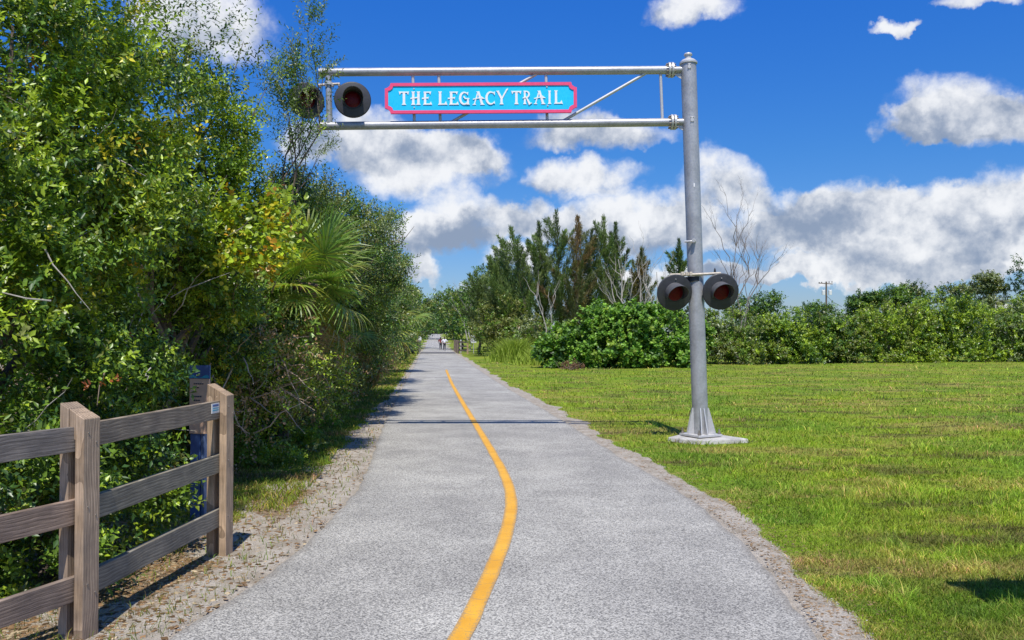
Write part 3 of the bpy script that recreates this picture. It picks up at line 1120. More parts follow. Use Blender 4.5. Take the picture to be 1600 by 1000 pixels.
# ------------------------------------------------------------------ the sign on the arm
def letter_shapes():
    """strokes as convex polygons in a unit cap-height box; w = advance width used by the drawn shape"""
    def bar(x0, y0, x1, y1, w0, w1=None):
        w1 = w0 if w1 is None else w1
        d = Vector((x1 - x0, y1 - y0))
        n = Vector((-d.y, d.x)).normalized()
        return [(x0 + n.x * w0 / 2, y0 + n.y * w0 / 2), (x0 - n.x * w0 / 2, y0 - n.y * w0 / 2), (x1 - n.x * w1 / 2, y1 - n.y * w1 / 2), (x1 + n.x * w1 / 2, y1 + n.y * w1 / 2)]

    def stem(x, y0=0.0, y1=1.0, w=0.19, foot=True, head=True):
        s = [bar(x, y0, x, y1, w)]
        if foot:
            s.append([(x - w * .95, y0 - 0.015), (x + w * .95, y0 - 0.015), (x + w * .45, y0 + .13), (x - w * .45, y0 + .13)])
        if head:
            s.append([(x - w * .8, y1 + 0.01), (x - w * .45, y1 - .12), (x + w * .45, y1 - .12), (x + w * .8, y1 + 0.01)])
        return s

    def arc(cx, cy, rx, ry, a0, a1, w0, w1=None, n=12):
        w1 = w0 if w1 is None else w1
        out = []
        for i in range(n):
            ta, tb = i / n, (i + 1) / n
            A, B = R(a0 + (a1 - a0) * ta), R(a0 + (a1 - a0) * tb)
            def wd(t):
                return w0 + (w1 - w0) * math.sin(math.pi * t)
            qa, qb = wd(ta) / 2, wd(tb) / 2
            out.append([(cx + math.cos(A) * (rx - qa), cy + math.sin(A) * (ry - qa * .8)), (cx + math.cos(A) * (rx + qa), cy + math.sin(A) * (ry + qa * .8)),
                        (cx + math.cos(B) * (rx + qb), cy + math.sin(B) * (ry + qb * .8)), (cx + math.cos(B) * (rx - qb), cy + math.sin(B) * (ry - qb * .8))])
        return out
    S = {}
    S['T'] = stem(.42, 0, .95, head=False) + [bar(.03, .95, .81, .95, .10), [(0, 1.02), (.20, .94), (.09, .74)], [(.84, 1.02), (.64, .94), (.75, .74)]]
    S['H'] = stem(.20) + stem(.62) + [bar(-.02, .47, .66, .56, .09, .09)]
    S['E'] = stem(.24, head=False) + [bar(.12, .955, .74, .955, .09), [(.78, 1.02), (.58, .93), (.68, .76)], bar(-.02, .47, .52, .53, .10, .09), [(.56, .62), (.44, .54), (.50, .38)],
                                      bar(.14, .04, .80, .04, .09), [(.84, -.02), (.60, .05), (.74, .24)]]
    S['L'] = stem(.18) + [bar(.14, .04, .70, .04, .09), [(.77, -.03), (.50, .05), (.66, .27)]]
    S['G'] = arc(.46, .49, .35, .45, 48, 318, .09, .20, 16) + [bar(.76, .0, .76, .46, .16), [(.60, .0), (.92, .0), (.80, .10)], bar(.42, .62, .52, .48, .14, .08), bar(.48, .46, .88, .46, .08),
                                                             [(.62, .88), (.80, .98), (.76, .70)]]
    S['A'] = [bar(.12, .02, .44, .98, .09, .10), bar(.46, 1.0, .78, .02, .17, .20), [(-.05, -.02), (.28, -.02), (.15, .12)], [(.60, -.02), (1.0, -.02), (.80, .14)], [(.28, 1.0), (.56, 1.0), (.46, .80)],
              bar(-.0, .40, .45, .50, .07, .08), bar(.45, .50, .98, .46, .08, .05), [(.66, .66), (.98, .46), (.74, .46)]]
    S['C'] = arc(.48, .48, .38, .46, 45, 315, .08, .20, 16) + [[(.66, .90), (.84, .98), (.82, .68)], [(.68, .10), (.84, .02), (.82, .26)]]
    S['Y'] = [bar(.10, 1.0, .44, .44, .18, .17), bar(.46, .42, .92, 1.14, .12, .12), [(.78, 1.06), (1.04, 1.24), (.98, 1.06)], [(-.06, 1.02), (.26, 1.02), (.14, .86)]] + stem(.44, 0, .50, head=False)
    S['R'] = stem(.20) + arc(.36, .73, .29, .23, 100, -100, .09, .18, 12) + [bar(.36, .52, .74, -.04, .12, .22), [(.60, -.08), (1.0, .06), (.80, .10)], bar(-.02, .44, .34, .52, .07, .07)]
    S['I'] = stem(.18)
    return S


def build_sign():
    Ys = MY - rb_front
    c = pm(751.5, 153.5, Ys)
    root = empty('trail_name_sign', c)
    tag(root, 'bright blue sign with pink edge reading THE LEGACY TRAIL on the overhead arm', 'sign')
    k = Ys / F
    tilt = R(0.35)

    def W(x, y, dep):          # pixel offsets in the board's plane, dep metres towards the viewer
        X = x * k
        Z = -y * k
        return Vector((c.x + X * math.cos(tilt) - Z * math.sin(tilt), Ys - dep, c.z + X * math.sin(tilt) + Z * math.cos(tilt)))

    def outline(hw_, hh_, nx, nz):
        # notched corners
        pts = []
        for sx, sy in ((-1, -1), (1, -1), (1, 1), (-1, 1)):
            q = [(sx * (hw_ - nx), sy * hh_), (sx * (hw_ - nx * 0.82), sy * (hh_ - nz * 0.55)), (sx * (hw_ - nx * 0.40), sy * (hh_ - nz * 0.88)), (sx * hw_, sy * (hh_ - nz))]
            if sx * sy < 0:
                q = q[::-1]
            pts += q if (sx, sy) != (-1, -1) else q[::-1]
        # order: start top-left going clockwise
        tl = [(-hw_, -(hh_ - nz)), (-(hw_ - nx * .40), -(hh_ - nz * .88)), (-(hw_ - nx * .82), -(hh_ - nz * .55)), (-(hw_ - nx), -hh_)]
        tr = [(-x, y) for x, y in tl][::-1]
        br = [(-x, -y) for x, y in tl]
        bl = [(x, -y) for x, y in tl][::-1]
        return tl + tr + br + bl
    o1 = outline(150.5, 24, 9, 8.5)
    o2 = outline(145.5, 19.2, 8, 7.5)
    n = len(o1)
    # one raised pink rim (ring) round a blue board
    vs = [W(x, y, .030) for x, y in o1] + [W(x, y, .030) for x, y in o2] + [W(x, y, -.02) for x, y in o1] + [W(x, y, .012) for x, y in o2]
    fs = []
    for i in range(n):
        j = (i + 1) % n
        fs += [(i, j, n + j, n + i), (2 * n + i, 2 * n + j, j, i), (n + i, n + j, 3 * n + j, 3 * n + i)]
    MB().add(vs, fs).build('rim', PINK, root)
    MB().prism([W(x, y, .016) for x, y in o2], (0, .033, 0)).build('panel', CYAN, root)
    # letters
    S = letter_shapes()
    lay = [('T', 622.5, 639, 143.6), ('H', 641, 657, 143.6), ('E', 659, 675, 143.6), ('L', 684, 699, 143.6), ('E', 699.5, 717, 143.6), ('G', 717, 734.2, 143.6), ('A', 738, 757.5, 143.4),
           ('C', 758.5, 773.5, 143.0), ('Y', 775, 794.5, 142.8), ('T', 799, 815.3, 142.6), ('R', 817, 832, 142.4), ('A', 834, 853, 142.3), ('I', 856.3, 862, 142.2), ('L', 866, 880, 142.0)]
    ext = {}
    for ch, ps in S.items():
        xs = [x for q in ps for x, y in q]
        ext[ch] = (min(xs), max(xs))
    caph = 20.6
    for ch, xa, xb, ytop in lay:
        m = MB()
        e0, e1 = ext[ch]
        for i, poly in enumerate(S[ch]):
            pts = []
            for (x, y) in poly:
                px = xa + (x - e0) / (e1 - e0) * (xb - xa)
                py = ytop + caph * (1 - y)
                pts.append(W(px - 751.5, py - 153.5 + (px - 751.5) * math.tan(tilt), .024 + 0.0004 * i))
            m.prism(pts, (0, .012, 0))
        m.build('letter', WHITEP, root)
    for bx, by in ((646.5, 138.5), (646.9, 168), (855, 136.8), (856.2, 166.5)):
        q = W(bx - 751.5, by - 153.5, .016)
        MB().tube([q, q - Vector((0, .010, 0))], 0.013, 8).build('bolt_head', GALV_LIGHT, root)
    # back battens that clamp the board to the truss uprights
    for bx in (646.8, 687, 854.6):
        MB().box(W(bx - 751.5, 0, -.034), (0.07, 0.028, 0.40)).build('batten', GALV_LIGHT, root)


rb_front = 0.095
build_sign()


# ------------------------------------------------------------------ timber fences
def board(m_list, a, b_, w_dir, w, t_dir, t, tone):
    """a sawn board from a to b_, width along w_dir, thickness along t_dir; returns (verts, grain, tone)"""
    a, b_ = Vector(a), Vector(b_)
    wd = Vector(w_dir).normalized() * (w / 2)
    td = Vector(t_dir).normalized() * (t / 2)
    vs = [a - wd - td, a + wd - td, a + wd + td, a - wd + td, b_ - wd - td, b_ + wd - td, b_ + wd + td, b_ - wd + td]
    L = (b_ - a).length
    o = random.uniform(0, 50)
    gr = [(o + 0, -w / 2, o - t / 2), (o, w / 2, o - t / 2), (o, w / 2, o + t / 2), (o, -w / 2, o + t / 2), (o + L, -w / 2, o - t / 2), (o + L, w / 2, o - t / 2), (o + L, w / 2, o + t / 2), (o + L, -w / 2, o + t / 2)]
    m_list.append((vs, gr, tone))


def boards_build(name, bl, parent, bevel=0.004):
    V, Fc, Gr, C = [], [], [], []
    for vs, gr, tone in bl:
        b0 = len(V)
        V += [tuple(v) for v in vs]
        Gr += gr
        C += [tone] * 8
        Fc += [tuple(i + b0 for i in f) for f in ((3, 2, 1, 0), (4, 5, 6, 7), (0, 1, 5, 4), (1, 2, 6, 5), (2, 3, 7, 6), (3, 0, 4, 7))]
    me = bpy.data.meshes.new(name)
    me.from_pydata(V, [], Fc)
    me.update()
    # outward normals
    import bmesh
    bm = bmesh.new()
    bm.from_mesh(me)
    bmesh.ops.recalc_face_normals(bm, faces=bm.faces)
    bm.to_mesh(me)
    bm.free()
    a = me.attributes.new('grain', 'FLOAT_VECTOR', 'POINT')
    a.data.foreach_set('vector', np.array(Gr, dtype=np.float32).ravel())
    ca = me.color_attributes.new('Col', 'FLOAT_COLOR', 'POINT')
    ca.data.foreach_set('color', np.array([(c[0], c[1], c[2], 1) for c in C], dtype=np.float32).ravel())
    me.materials.append(WOOD)
    o = link(name, me, parent)
    if bevel:
        b = o.modifiers.new('bevel', 'BEVEL')
        b.width = bevel
        b.segments = 2
    return o


GREYWOOD = (0.315, 0.262, 0.215)
WARMWOOD = (0.55, 0.41, 0.275)


def fence_post(parent, p, along, H, zt=0.0, slope=0.09, warm=1.0):
    """two upright boards with the rails passing between them and a spacer block at the top; top cut aslant"""
    al = Vector((along[0], along[1], 0)).normalized()
    ac = Vector((al.y, -al.x, 0))                   # towards the trail (right-hand side)
    p = Vector((p[0], p[1], zg(p[0], p[1]) - 0.05))
    bl = []
    tone = tuple(g_ * (1 - warm) + w_ * warm for g_, w_ in zip(GREYWOOD, WARMWOOD))
    bt, gap, dep = 0.058, 0.044, 0.135

    def slab(o0, o1, z0, z1, tn, dp=dep):
        # vertical board spanning across-offset o0..o1
        vs = []
        for z in (z0, z1):
            for sx, o in ((-1, o0), (-1, o1), (1, o1), (1, o0)):
                zz = z
                if z == z1 and z1 > H - 0.2:
                    zz = H + 0.05 - slope * (o + 0.08) / 0.16
                vs.append(p + ac * o + al * (sx * dp / 2) + Vector((0, 0, zz)))
        oo = random.uniform(0, 40)
        gr = [(oo + (v.z), oo + (v - p).dot(al), oo * 0.3 + (v - p).dot(ac)) for v in vs]
        bl.append((vs, gr, tn))
    slab(-gap / 2 - bt, -gap / 2, 0, H, tuple(t * 0.92 for t in tone))
    slab(gap / 2, gap / 2 + bt, 0, H, tone)
    slab(-gap / 2 + .001, gap / 2 - .001, H - 0.16, H, tuple(t * 0.95 for t in tone), dep * 0.94)
    return boards_build('post', bl, parent)


def build_near_fence():
    A = Vector((-3.19, 3.02, 0))
    B = Vector((G(124, 990).x, 4.98, 0))
    C = Vector((G(345, 862).x, 6.86, 0))
    root = empty('post_and_rail_fence', (B.x, B.y, 0))
    tag(root, 'weathered grey three-rail timber fence with slant-cut double-board posts beside the shrubs', 'fence')
    d1 = (B - A).normalized()
    d2 = (C - B).normalized()
    fence_post(root, A, d1, 1.31, warm=0.5)
    fence_post(root, B, (d1 + d2), 1.335, warm=0.55)
    fence_post(root, C, d2, 1.345, warm=1.0)
    up = Vector((0, 0, 1))
    hs = (1.125, 0.705, 0.265)
    for P0, P1, e0, e1, h1 in ((A, B, -0.05, 0.0, (1.125, 0.705, 0.265)), (B, C, 0.0, 0.0, (1.135, 0.715, 0.285))):
        d = (P1 - P0).normalized()
        ac = Vector((d.y, -d.x, 0))
        for h, hb in zip(hs, h1):
            bl = []
            a = P0 + d * (0.006 if e0 == 0 else e0) + up * (h + random.uniform(-.008, .008))
            b_ = P1 + d * (-0.006 if P1 is B else 0.055) + up * (hb + random.uniform(-.006, .006))
            tone = tuple(t * random.uniform(0.88, 1.12) for t in GREYWOOD)
            board(bl, a, b_, up, 0.142, ac, 0.040, tone)
            boards_build('rail', bl, root)
    for Pp, dd in ((B, d1 + d2), (C, d2)):
        al = Vector((dd.x, dd.y, 0)).normalized()
        ac = Vector((al.y, -al.x, 0))
        for h in hs:
            for k_, (o_, dz) in enumerate(((-.03, .03), (.035, -.028))):
                q = Vector((Pp.x, Pp.y, h + dz)) + al * o_ + ac * (0.022 + 0.058 - 0.002)
                MB().tube([q, q + ac * 0.006], 0.0065, 8).build('nail_head', BOLT, root)
    # little notice stapled on the top rail by the end post
    d = (C - B).normalized()
    ac = Vector((d.y, -d.x, 0))
    q = C - d * 0.145 + up * 1.15 + ac * 0.0225
    M = Matrix((d, ac, up)).transposed().to_4x4()
    st = MB().box(q, (0.135, 0.004, 0.075), M).build('notice_label', SIGNWHITE, root)
    for dz, hh_ in ((0.022, 0.016), (0.0, 0.007), (-0.016, 0.009)):
        MB().box(q + ac * 0.003 + up * dz, (0.10, 0.002, hh_), M).build('notice_band', BLUEP if hh_ > 0.01 else TEAL, st)


build_near_fence()


def build_waymarker():
    b = G(310, 812)
    Y = b.y
    root = empty('trail_distance_marker', (b.x, Y, 0))
    tag(root, 'narrow tan and blue trail distance marker on a dark blue post behind the fence', 'sign')
    k = Y / F
    yaw = R(-14)
    M = Matrix.Rotation(yaw, 4, 'Z')
    top = P(318, 572, Y).z
    w = 35 * k
    # dark blue post, a folded channel
    mx = 0.155
    MB().box((b.x - 0.035, Y + 0.04, 0.60), (0.105, 0.05, 1.24), M).build('post', BLUEP, root, bevel=0.006)
    MB().box((b.x + 0.045, Y + 0.03, 0.60), (0.035, 0.07, 1.23), M).build('post_flange', mat_plain('blue_grey', (0.10, 0.15, 0.27), 0.45), root, bevel=0.005)
    hgt = top - 0.80
    pc = Vector((b.x + 0.005, Y, 0.80 + hgt / 2))
    MB().box(pc, (w, 0.016, hgt), M).build('panel', TAN, root, bevel=0.003)
    MB().box(pc + M @ Vector((0, -0.006, hgt / 2 - 0.055)), (w * 1.06, 0.016, 0.125), M).build('header', BLUEP, root, bevel=0.003)
    # teal wave across the header
    pts = [(-w * .5 + w * i / 10, -0.016, hgt / 2 - 0.095 + 0.014 * math.sin(i * 0.9)) for i in range(11)] + [(w * .5 - w * i / 10, -0.016, hgt / 2 - 0.112) for i in range(11)]
    vs = [pc + M @ Vector(p) for p in pts]
    MB().add(vs, [(i, 21 - i, 20 - i, i + 1) for i in range(10)]).build('wave', TEAL, root)
    rr = random.Random(3)
    for zz, parts in ((-0.165, 5), (-0.20, 3), (-0.285, 4), (-0.32, 3), (-0.42, 4), (-0.455, 3)):
        x = -w * 0.28
        for i in range(parts):
            ww = rr.uniform(0.010, 0.022)
            MB().box(pc + M @ Vector((x + ww / 2, -0.0095, hgt / 2 + zz)), (ww, 0.003, 0.011), M).build('print_mark', INK, root)
            x += ww + 0.006


build_waymarker()


# guessed board added just outside the frame to cast the shadow on the grass
def build_board():
    x0, Y = 3.10, 5.02
    root = empty('shadow_board', (3.75, Y, 0))
    tag(root, 'wide brown board on two posts, added out of view to cast a shadow on the grass', 'shadow caster')
    for x in (3.45, 4.15):
        bl = []
        board(bl, (x, Y + .06, zg(x, Y) - .05), (x, Y + .06, 2.05), (1, 0, 0), .09, (0, 1, 0), .09, GREYWOOD)
        boards_build('post', bl, root)
    bl = []
    board(bl, (x0, Y, 1.60), (4.5, Y, 1.60), (0, 0, 1), .86, (0, 1, 0), .03, WARMWOOD)
    boards_build('panel', bl, root)
    bl = []
    board(bl, (x0 - .02, Y - .03, 2.06), (4.55, Y - .03, 2.06), (0, 0, 1), .07, (0, 1, 0), .10, GREYWOOD)
    boards_build('top_rail', bl, root)


build_board()


# ------------------------------------------------------------------ plants
def leaves_mesh(name, p, d, nrm, L, W, colors, mat, shape='diamond'):
    n = len(p)
    d = unit(d)
    side = unit(np.cross(d, nrm))
    up = np.cross(side, d)
    L = L[:, None]
    W = W[:, None]
    if shape == 'diamond':
        V = np.stack([p, p + d * L * .45 + side * W * .5 + up * L * .06, p + d * L - up * L * .08, p + d * L * .45 - side * W * .5 + up * L * .06], 1)
        tri = np.array([[0, 1, 2, 0, 2, 3]])
        k = 4
    else:       # rounded leaf
        V = np.stack([p, p + d * L * .22 + side * W * .42, p + d * L * .72 + side * W * .45 + up * L * .08, p + d * L - up * L * .04,
                      p + d * L * .72 - side * W * .45 + up * L * .08, p + d * L * .22 - side * W * .42], 1)
        tri = np.array([[0, 1, 2, 0, 2, 3, 0, 3, 4, 0, 4, 5]])
        k = 6
    Fq = (k * np.arange(n)[:, None] + tri).reshape(-1)
    cc = np.repeat(colors[:, None, :], k, 1).reshape(-1, 3)
    return fast_mesh(name, V.reshape(-1, 3), Fq, 3, mat, cc)


G_MID = (0.135, 0.228, 0.022)
G_DARK = (0.050, 0.112, 0.022)
G_LIME = (0.295, 0.395, 0.026)
G_YEL = (0.52, 0.46, 0.03)
G_OLIVE = (0.170, 0.195, 0.038)
G_GREY = (0.180, 0.220, 0.090)
O_RUST = (0.42, 0.13, 0.04)
B_DRY = (0.20, 0.12, 0.06)


def foliage(name, blobs, n, L, W, pal, parent, mat=None, sub=0.35, K=9, slen=0.22, up=0.35, shape='diamond', seed=1, fill=0.22, zmin=0.03, jitter=0.35, out=0.8, dense=5.0):
    """leafy crown: sprigs of K leaves gathered in many sub-clumps over lumpy ellipsoids (cx,cy,cz,rx,ry,rz)"""
    rg = np.random.default_rng(seed)
    mat = mat or LEAF
    B = np.array([list(b[0]) + (list(b[1]) if hasattr(b[1], '__len__') else [b[1]] * 3) for b in blobs], dtype=float)
    area = (B[:, 3] * B[:, 4] * B[:, 5]) ** (2 / 3.0)
    wts = area / area.sum()
    subs, sub_out = [], []
    for b, ar in zip(B, area):
        M = max(6, int(dense * ar / (sub * sub)))
        v = unit(rg.normal(0, 1, (M, 3)))
        ph = rg.uniform(0, 6.28, 6)
        lob = 1 + 0.16 * np.sin(3.1 * v[:, 0] + ph[0]) * np.sin(2.7 * v[:, 1] + ph[1]) + 0.13 * np.sin(5.2 * v[:, 2] + ph[2]) * np.sin(4.3 * v[:, 0] + ph[3])
        rad = lob * np.where(rg.uniform(0, 1, M) < fill, rg.uniform(0.25, 0.75, M), rg.uniform(0.78, 1.02, M))
        subs.append(b[None, :3] + v * b[None, 3:] * rad[:, None])
        sub_out.append(v)
    cnt = np.array([len(s) for s in subs])
    pw = np.concatenate([np.full(c, w / c) for c, w in zip(cnt, wts)])
    S = np.concatenate(subs)
    SO = np.concatenate(sub_out)
    ns = max(1, n // K)
    # some sub-clumps are fuller than others
    pw = pw * rg.uniform(0.35, 1.65, len(pw))
    idx = rg.choice(len(S), ns, p=pw / pw.sum())
    ball = unit(rg.normal(0, 1, (ns, 3))) * (rg.uniform(0, 1, (ns, 1)) ** 0.5)
    o = S[idx] + ball * sub * rg.uniform(0.6, 1.15, (ns, 1))
    sd = unit(SO[idx] * out + ball * 0.7 + rg.normal(0, 0.35, (ns, 3)) + np.array([0, 0, up]))
    ref = unit(np.cross(sd, rg.normal(0, 1, (ns, 3))))
    bn = np.cross(sd, ref)
    sl = slen * rg.uniform(0.6, 1.4, ns)
    t = (np.arange(K) + 0.5) / K
    ang = np.arange(K) * 2.399 + rg.uniform(0, 6.28, (ns, 1))
    p = o[:, None, :] + sd[:, None, :] * (t[None, :, None] * sl[:, None, None])
    rad = ref[:, None, :] * np.cos(ang)[..., None] + bn[:, None, :] * np.sin(ang)[..., None]
    ld = sd[:, None, :] * rg.uniform(0.25, 0.9, (ns, K, 1)) + rad * 0.85 + rg.normal(0, 0.2, (ns, K, 3))
    nr = sd[:, None, :] * 0.5 + np.array([0, -0.25, 0.9]) + rg.normal(0, 0.45, (ns, K, 3))
    pc = np.array([c for c, w in pal])
    pwt = np.array([w for c, w in pal], dtype=float)
    cs_sub = rg.choice(len(pal), len(S), p=pwt / pwt.sum())
    own = rg.uniform(0, 1, ns) < 0.5
    ci = np.where(own, rg.choice(len(pal), ns, p=pwt / pwt.sum()), cs_sub[idx])
    c = pc[ci][:, None, :] * rg.uniform(1 - jitter, 1 + jitter, (ns, 1, 1)) * rg.uniform(0.75, 1.3, (ns, K, 1))
    p = p.reshape(-1, 3)
    keep = p[:, 2] > zmin + ground_z(p[:, 0], p[:, 1])
    N = len(p)
    Ls = L * rg.uniform(0.6, 1.3, N)
    Ws = W * rg.uniform(0.7, 1.25, N)
    me = leaves_mesh(name, p[keep], ld.reshape(-1, 3)[keep], nr.reshape(-1, 3)[keep], Ls[keep], Ws[keep], c.reshape(-1, 3)[keep], mat, shape)
    ob = link(name, me, parent)
    ob['kind'] = 'stuff'
    return ob


def wander(a, b_, n, amp, rr):
    a, b_ = Vector(a), Vector(b_)
    L = (b_ - a).length
    pts = []
    for i in range(n + 1):
        t = i / n
        k = math.sin(math.pi * t) * amp * L
        pts.append(a.lerp(b_, t) + Vector((rr.uniform(-1, 1), rr.uniform(-1, 1), rr.uniform(-.5, .5))) * k)
    return pts


def trunk(name, base, targets, r0, parent, mat=None, seed=1, fork=0.35, seg=8):
    """tapered trunk splitting into limbs that reach into the crown's clumps"""
    rr = random.Random(seed)
    mat = mat or BARK
    base = Vector(base)
    m = MB()
    mean = sum((Vector(t) for t in targets), Vector()) / len(targets)
    f = base.lerp(mean, fork) + Vector((rr.uniform(-.1, .1), rr.uniform(-.1, .1), 0))
    pts = wander(base - Vector((0, 0, 0.15)), f, 5, 0.06, rr)
    m.tube(pts, [r0 * (1.25 - 0.45 * i / 5) for i in range(6)], seg)
    for t in targets:
        lp = wander(f - (f - base) * 0.04, Vector(t), 5, 0.10, rr)
        m.tube(lp, [r0 * 0.62 * (1 - 0.8 * i / 5) for i in range(6)], max(5, seg - 2))
        for j in range(2):
            q = lp[3]
            e = Vector(t) + Vector((rr.uniform(-1, 1), rr.uniform(-1, 1), rr.uniform(-.3, 1))) * (Vector(t) - f).length * 0.2
            m.tube(wander(q, e, 3, 0.1, rr), [r0 * 0.22, r0 * 0.16, r0 * 0.1, r0 * 0.04], 5)
    return m.build(name, mat, parent, smooth=True)


def tree(name, label, cat, base, blobs, n, L, W, pal, seed, r0=0.09, group=None, tmat=None, tname='trunk', cname='crown', fork=0.35, **kw):
    bx, by = base
    root = empty(name, (bx, by, zg(bx, by)))
    tag(root, label, cat, group)
    trunk(tname, (bx, by, zg(bx, by)), [b[0] for b in blobs], r0, root, tmat, seed, fork)
    foliage(cname, blobs, n, L, W, pal, root, seed=seed, **kw)
    return root


def twigs(parent, pts, count, length, seed, mat=None, r=0.006, down=0.0, name='bare_twig'):
    """a few bare pale twigs poking out of a crown, each an own part"""
    rr = random.Random(seed)
    for i in range(count):
        a = Vector(rr.choice(pts)) + Vector((rr.uniform(-.3, .3), rr.uniform(-.2, .1), rr.uniform(-.3, .3)))
        d = Vector((rr.uniform(-1, 1), rr.uniform(-.9, 0.1), rr.uniform(-.7, .8) - down)).normalized()
        q = wander(a, a + d * length * rr.uniform(.6, 1.3), 4, 0.07, rr)
        MB().tube(q, [r, r * .85, r * .7, r * .5, r * .25], 5).build(name, mat or DEADWOOD, parent)


PAL_NEAR = [(G_MID, 5), (G_DARK, 2.0), (G_LIME, 4.0), (G_YEL, 0.6), (G_OLIVE, 0.8)]
PAL_OAK = [(G_OLIVE, 3), (G_MID, 3), (G_GREY, 2.0), (G_DARK, 2), (B_DRY, 0.2)]

# --- tall shrub-tree behind the near fence
bA = [(P(20, 40, 7.4), (1.25, 1.1, 1.0)), (P(95, 130, 7.2), (0.85, 0.9, 0.9)), (P(70, 300, 6.9), (1.0, 0.9, 0.9)), (P(170, 250, 7.7), (0.65, 0.8, 0.8)), (P(-60, 180, 6.3), (0.9, 0.9, 1.0)),
      (P(-180, 420, 5.6), (0.9, 0.9, 1.1)), (P(30, 480, 6.3), (0.75, 0.7, 0.8))]
tA = tree('broadleaf_tree', 'tall bushy tree with glossy small leaves rising above the timber fence', 'tree', (-4.5, 6.9), bA, 76000, 0.056, 0.029, PAL_NEAR, 11, r0=0.10, sub=0.29, slen=0.18, dense=3.0, fill=.10)
twigs(tA, [P(60, 330, 6.2), P(120, 200, 6.7), P(30, 450, 5.7), P(180, 330, 7.0)], 12, 0.55, 5, r=0.0055)
# --- shrub low behind the fence
bB = [(P(60, 640, 6.3), (0.62, 0.55, 0.62)), (P(135, 560, 6.9), (0.50, 0.5, 0.6)), (P(20, 800, 5.75), (0.50, 0.5, 0.45)), (P(140, 760, 6.7), (0.50, 0.5, 0.5)), (P(170, 660, 7.4), (0.30, 0.35, 0.45)),
      (P(-150, 720, 5.2), (0.6, 0.6, 0.7)), (P(60, 900, 5.75), (0.42, 0.42, 0.24)), (P(175, 800, 7.2), (0.28, 0.3, 0.25))]
tB = tree('leafy_shrub', 'low dense green shrub pressing against the back of the timber fence rails', 'shrub', (-3.5, 6.4), bB, 38000, 0.054, 0.028, [(G_MID, 5), (G_LIME, 3.2), (G_DARK, 2.6), (G_OLIVE, .6)], 12, r0=0.05, tname='stem', cname='foliage', sub=0.21, slen=0.17, fork=0.2, dense=3.6, fill=.12)
twigs(tB, [P(60, 640, 5.7), P(170, 560, 6.5), P(260, 700, 7.4), P(200, 780, 7.0)], 10, 0.5, 6, r=0.005)
# --- second tree with the sky gap
bC = [(P(318, 165, 9.6), (0.34, 0.5, 0.40)), (P(295, 300, 9.2), (0.55, 0.7, 0.60)), (P(362, 250, 10.2), (0.26, 0.4, 0.40)), (P(240, 400, 8.7), (0.55, 0.7, 0.65)), (P(340, 410, 9.6), (0.55, 0.6, 0.55)), (P(275, 120, 9.9), (0.36, 0.4, 0.30)),
      (P(195, 540, 9.2), (0.38, 0.4, 0.5)), (P(330, 540, 10.3), (0.45, 0.4, 0.5)), (P(385, 330, 10.6), (0.3, .4, .3))]
tC = tree('broadleaf_tree', 'rounded leafy tree next to the palm, bright green with upright sprigs on top', 'tree', (-4.0, 9.6), bC, 54000, 0.056, 0.028, PAL_NEAR, 13, r0=0.09, sub=0.29, slen=0.18, dense=3.0, fill=.10)
twigs(tC, [P(280, 240, 8.6), P(320, 330, 9.0), P(250, 460, 8.1)], 10, 0.6, 7, r=0.006)
foliage('top_sprigs', [(P(300, 40, 9.7), (0.45, 0.3, 0.30)), (P(340, 70, 9.7), (0.40, .3, .22)), (P(370, 120, 9.9), (.25, .2, .3)), (P(240, 60, 9.4), (.4, .3, .4))], 1900, 0.06, 0.024, [(G_DARK, 2), (G_MID, 2), (G_OLIVE, 1)], tC, sub=0.16, K=14, slen=0.42, up=1.1, seed=14)
# --- sapling in front of the far left lamp
bD = [(P(486, 60, 12.7), (0.10, 0.10, 0.42)), (P(478, 130, 12.7), (0.28, 0.22, 0.38)), (P(440, 120, 12.7), (0.15, 0.15, 0.30)), (P(452, 185, 12.6), (0.25, 0.2, 0.22)), (P(478, 225, 12.9), (0.34, 0.3, 0.18)), (P(505, 105, 12.7), (.10, .1, .14))]
tree('oak_sapling', 'slender oak sapling poking up in front of the outermost signal lamp', 'tree', (-3.9, 13.2), bD, 5200, 0.062, 0.022, [(G_DARK, 2), (G_GREY, 2), (G_MID, 2), (G_LIME, .6)], 15, r0=0.035, sub=0.14, K=14, slen=0.34, up=1.0, fork=0.55)
# --- oaks along the left side
bE = [(P(438, 320, 13.6), (0.40, 0.5, 0.45)), (P(490, 320, 15.0), (0.45, 0.6, 0.40)), (P(545, 345, 16.8), (0.55, 0.7, 0.45)), (P(515, 390, 16.2), (0.6, 0.7, 0.6)), (P(575, 395, 18.2), (0.50, 0.7, 0.5)), (P(530, 450, 17.8), (.65, .7, .6))]
tree('live_oak', 'grey-green live oak spreading above the largest fan palm', 'tree', (-4.8, 16.0), bE, 46000, 0.070, 0.030, PAL_OAK, 16, r0=0.13, sub=0.30, slen=0.30, K=11, out=0.9)
bF = [(P(600, 400, 21.5), (0.42, 0.6, 0.55)), (P(598, 455, 22.0), (0.5, 0.7, 0.6)), (P(600, 355, 22.0), (0.3, 0.4, 0.3)), (P(575, 470, 21), (0.9, 0.9, 0.9)), (P(615, 425, 23.0), (0.25, .4, .3)), (P(560, 520, 21), (0.9, .9, .9))]
tree('live_oak', 'live oak leaning a bare branch towards the trail behind the largest palm', 'tree', (-5.2, 22.0), bF, 30000, 0.085, 0.036, PAL_OAK, 17, r0=0.12, sub=0.34, slen=0.34, K=11, out=0.9)
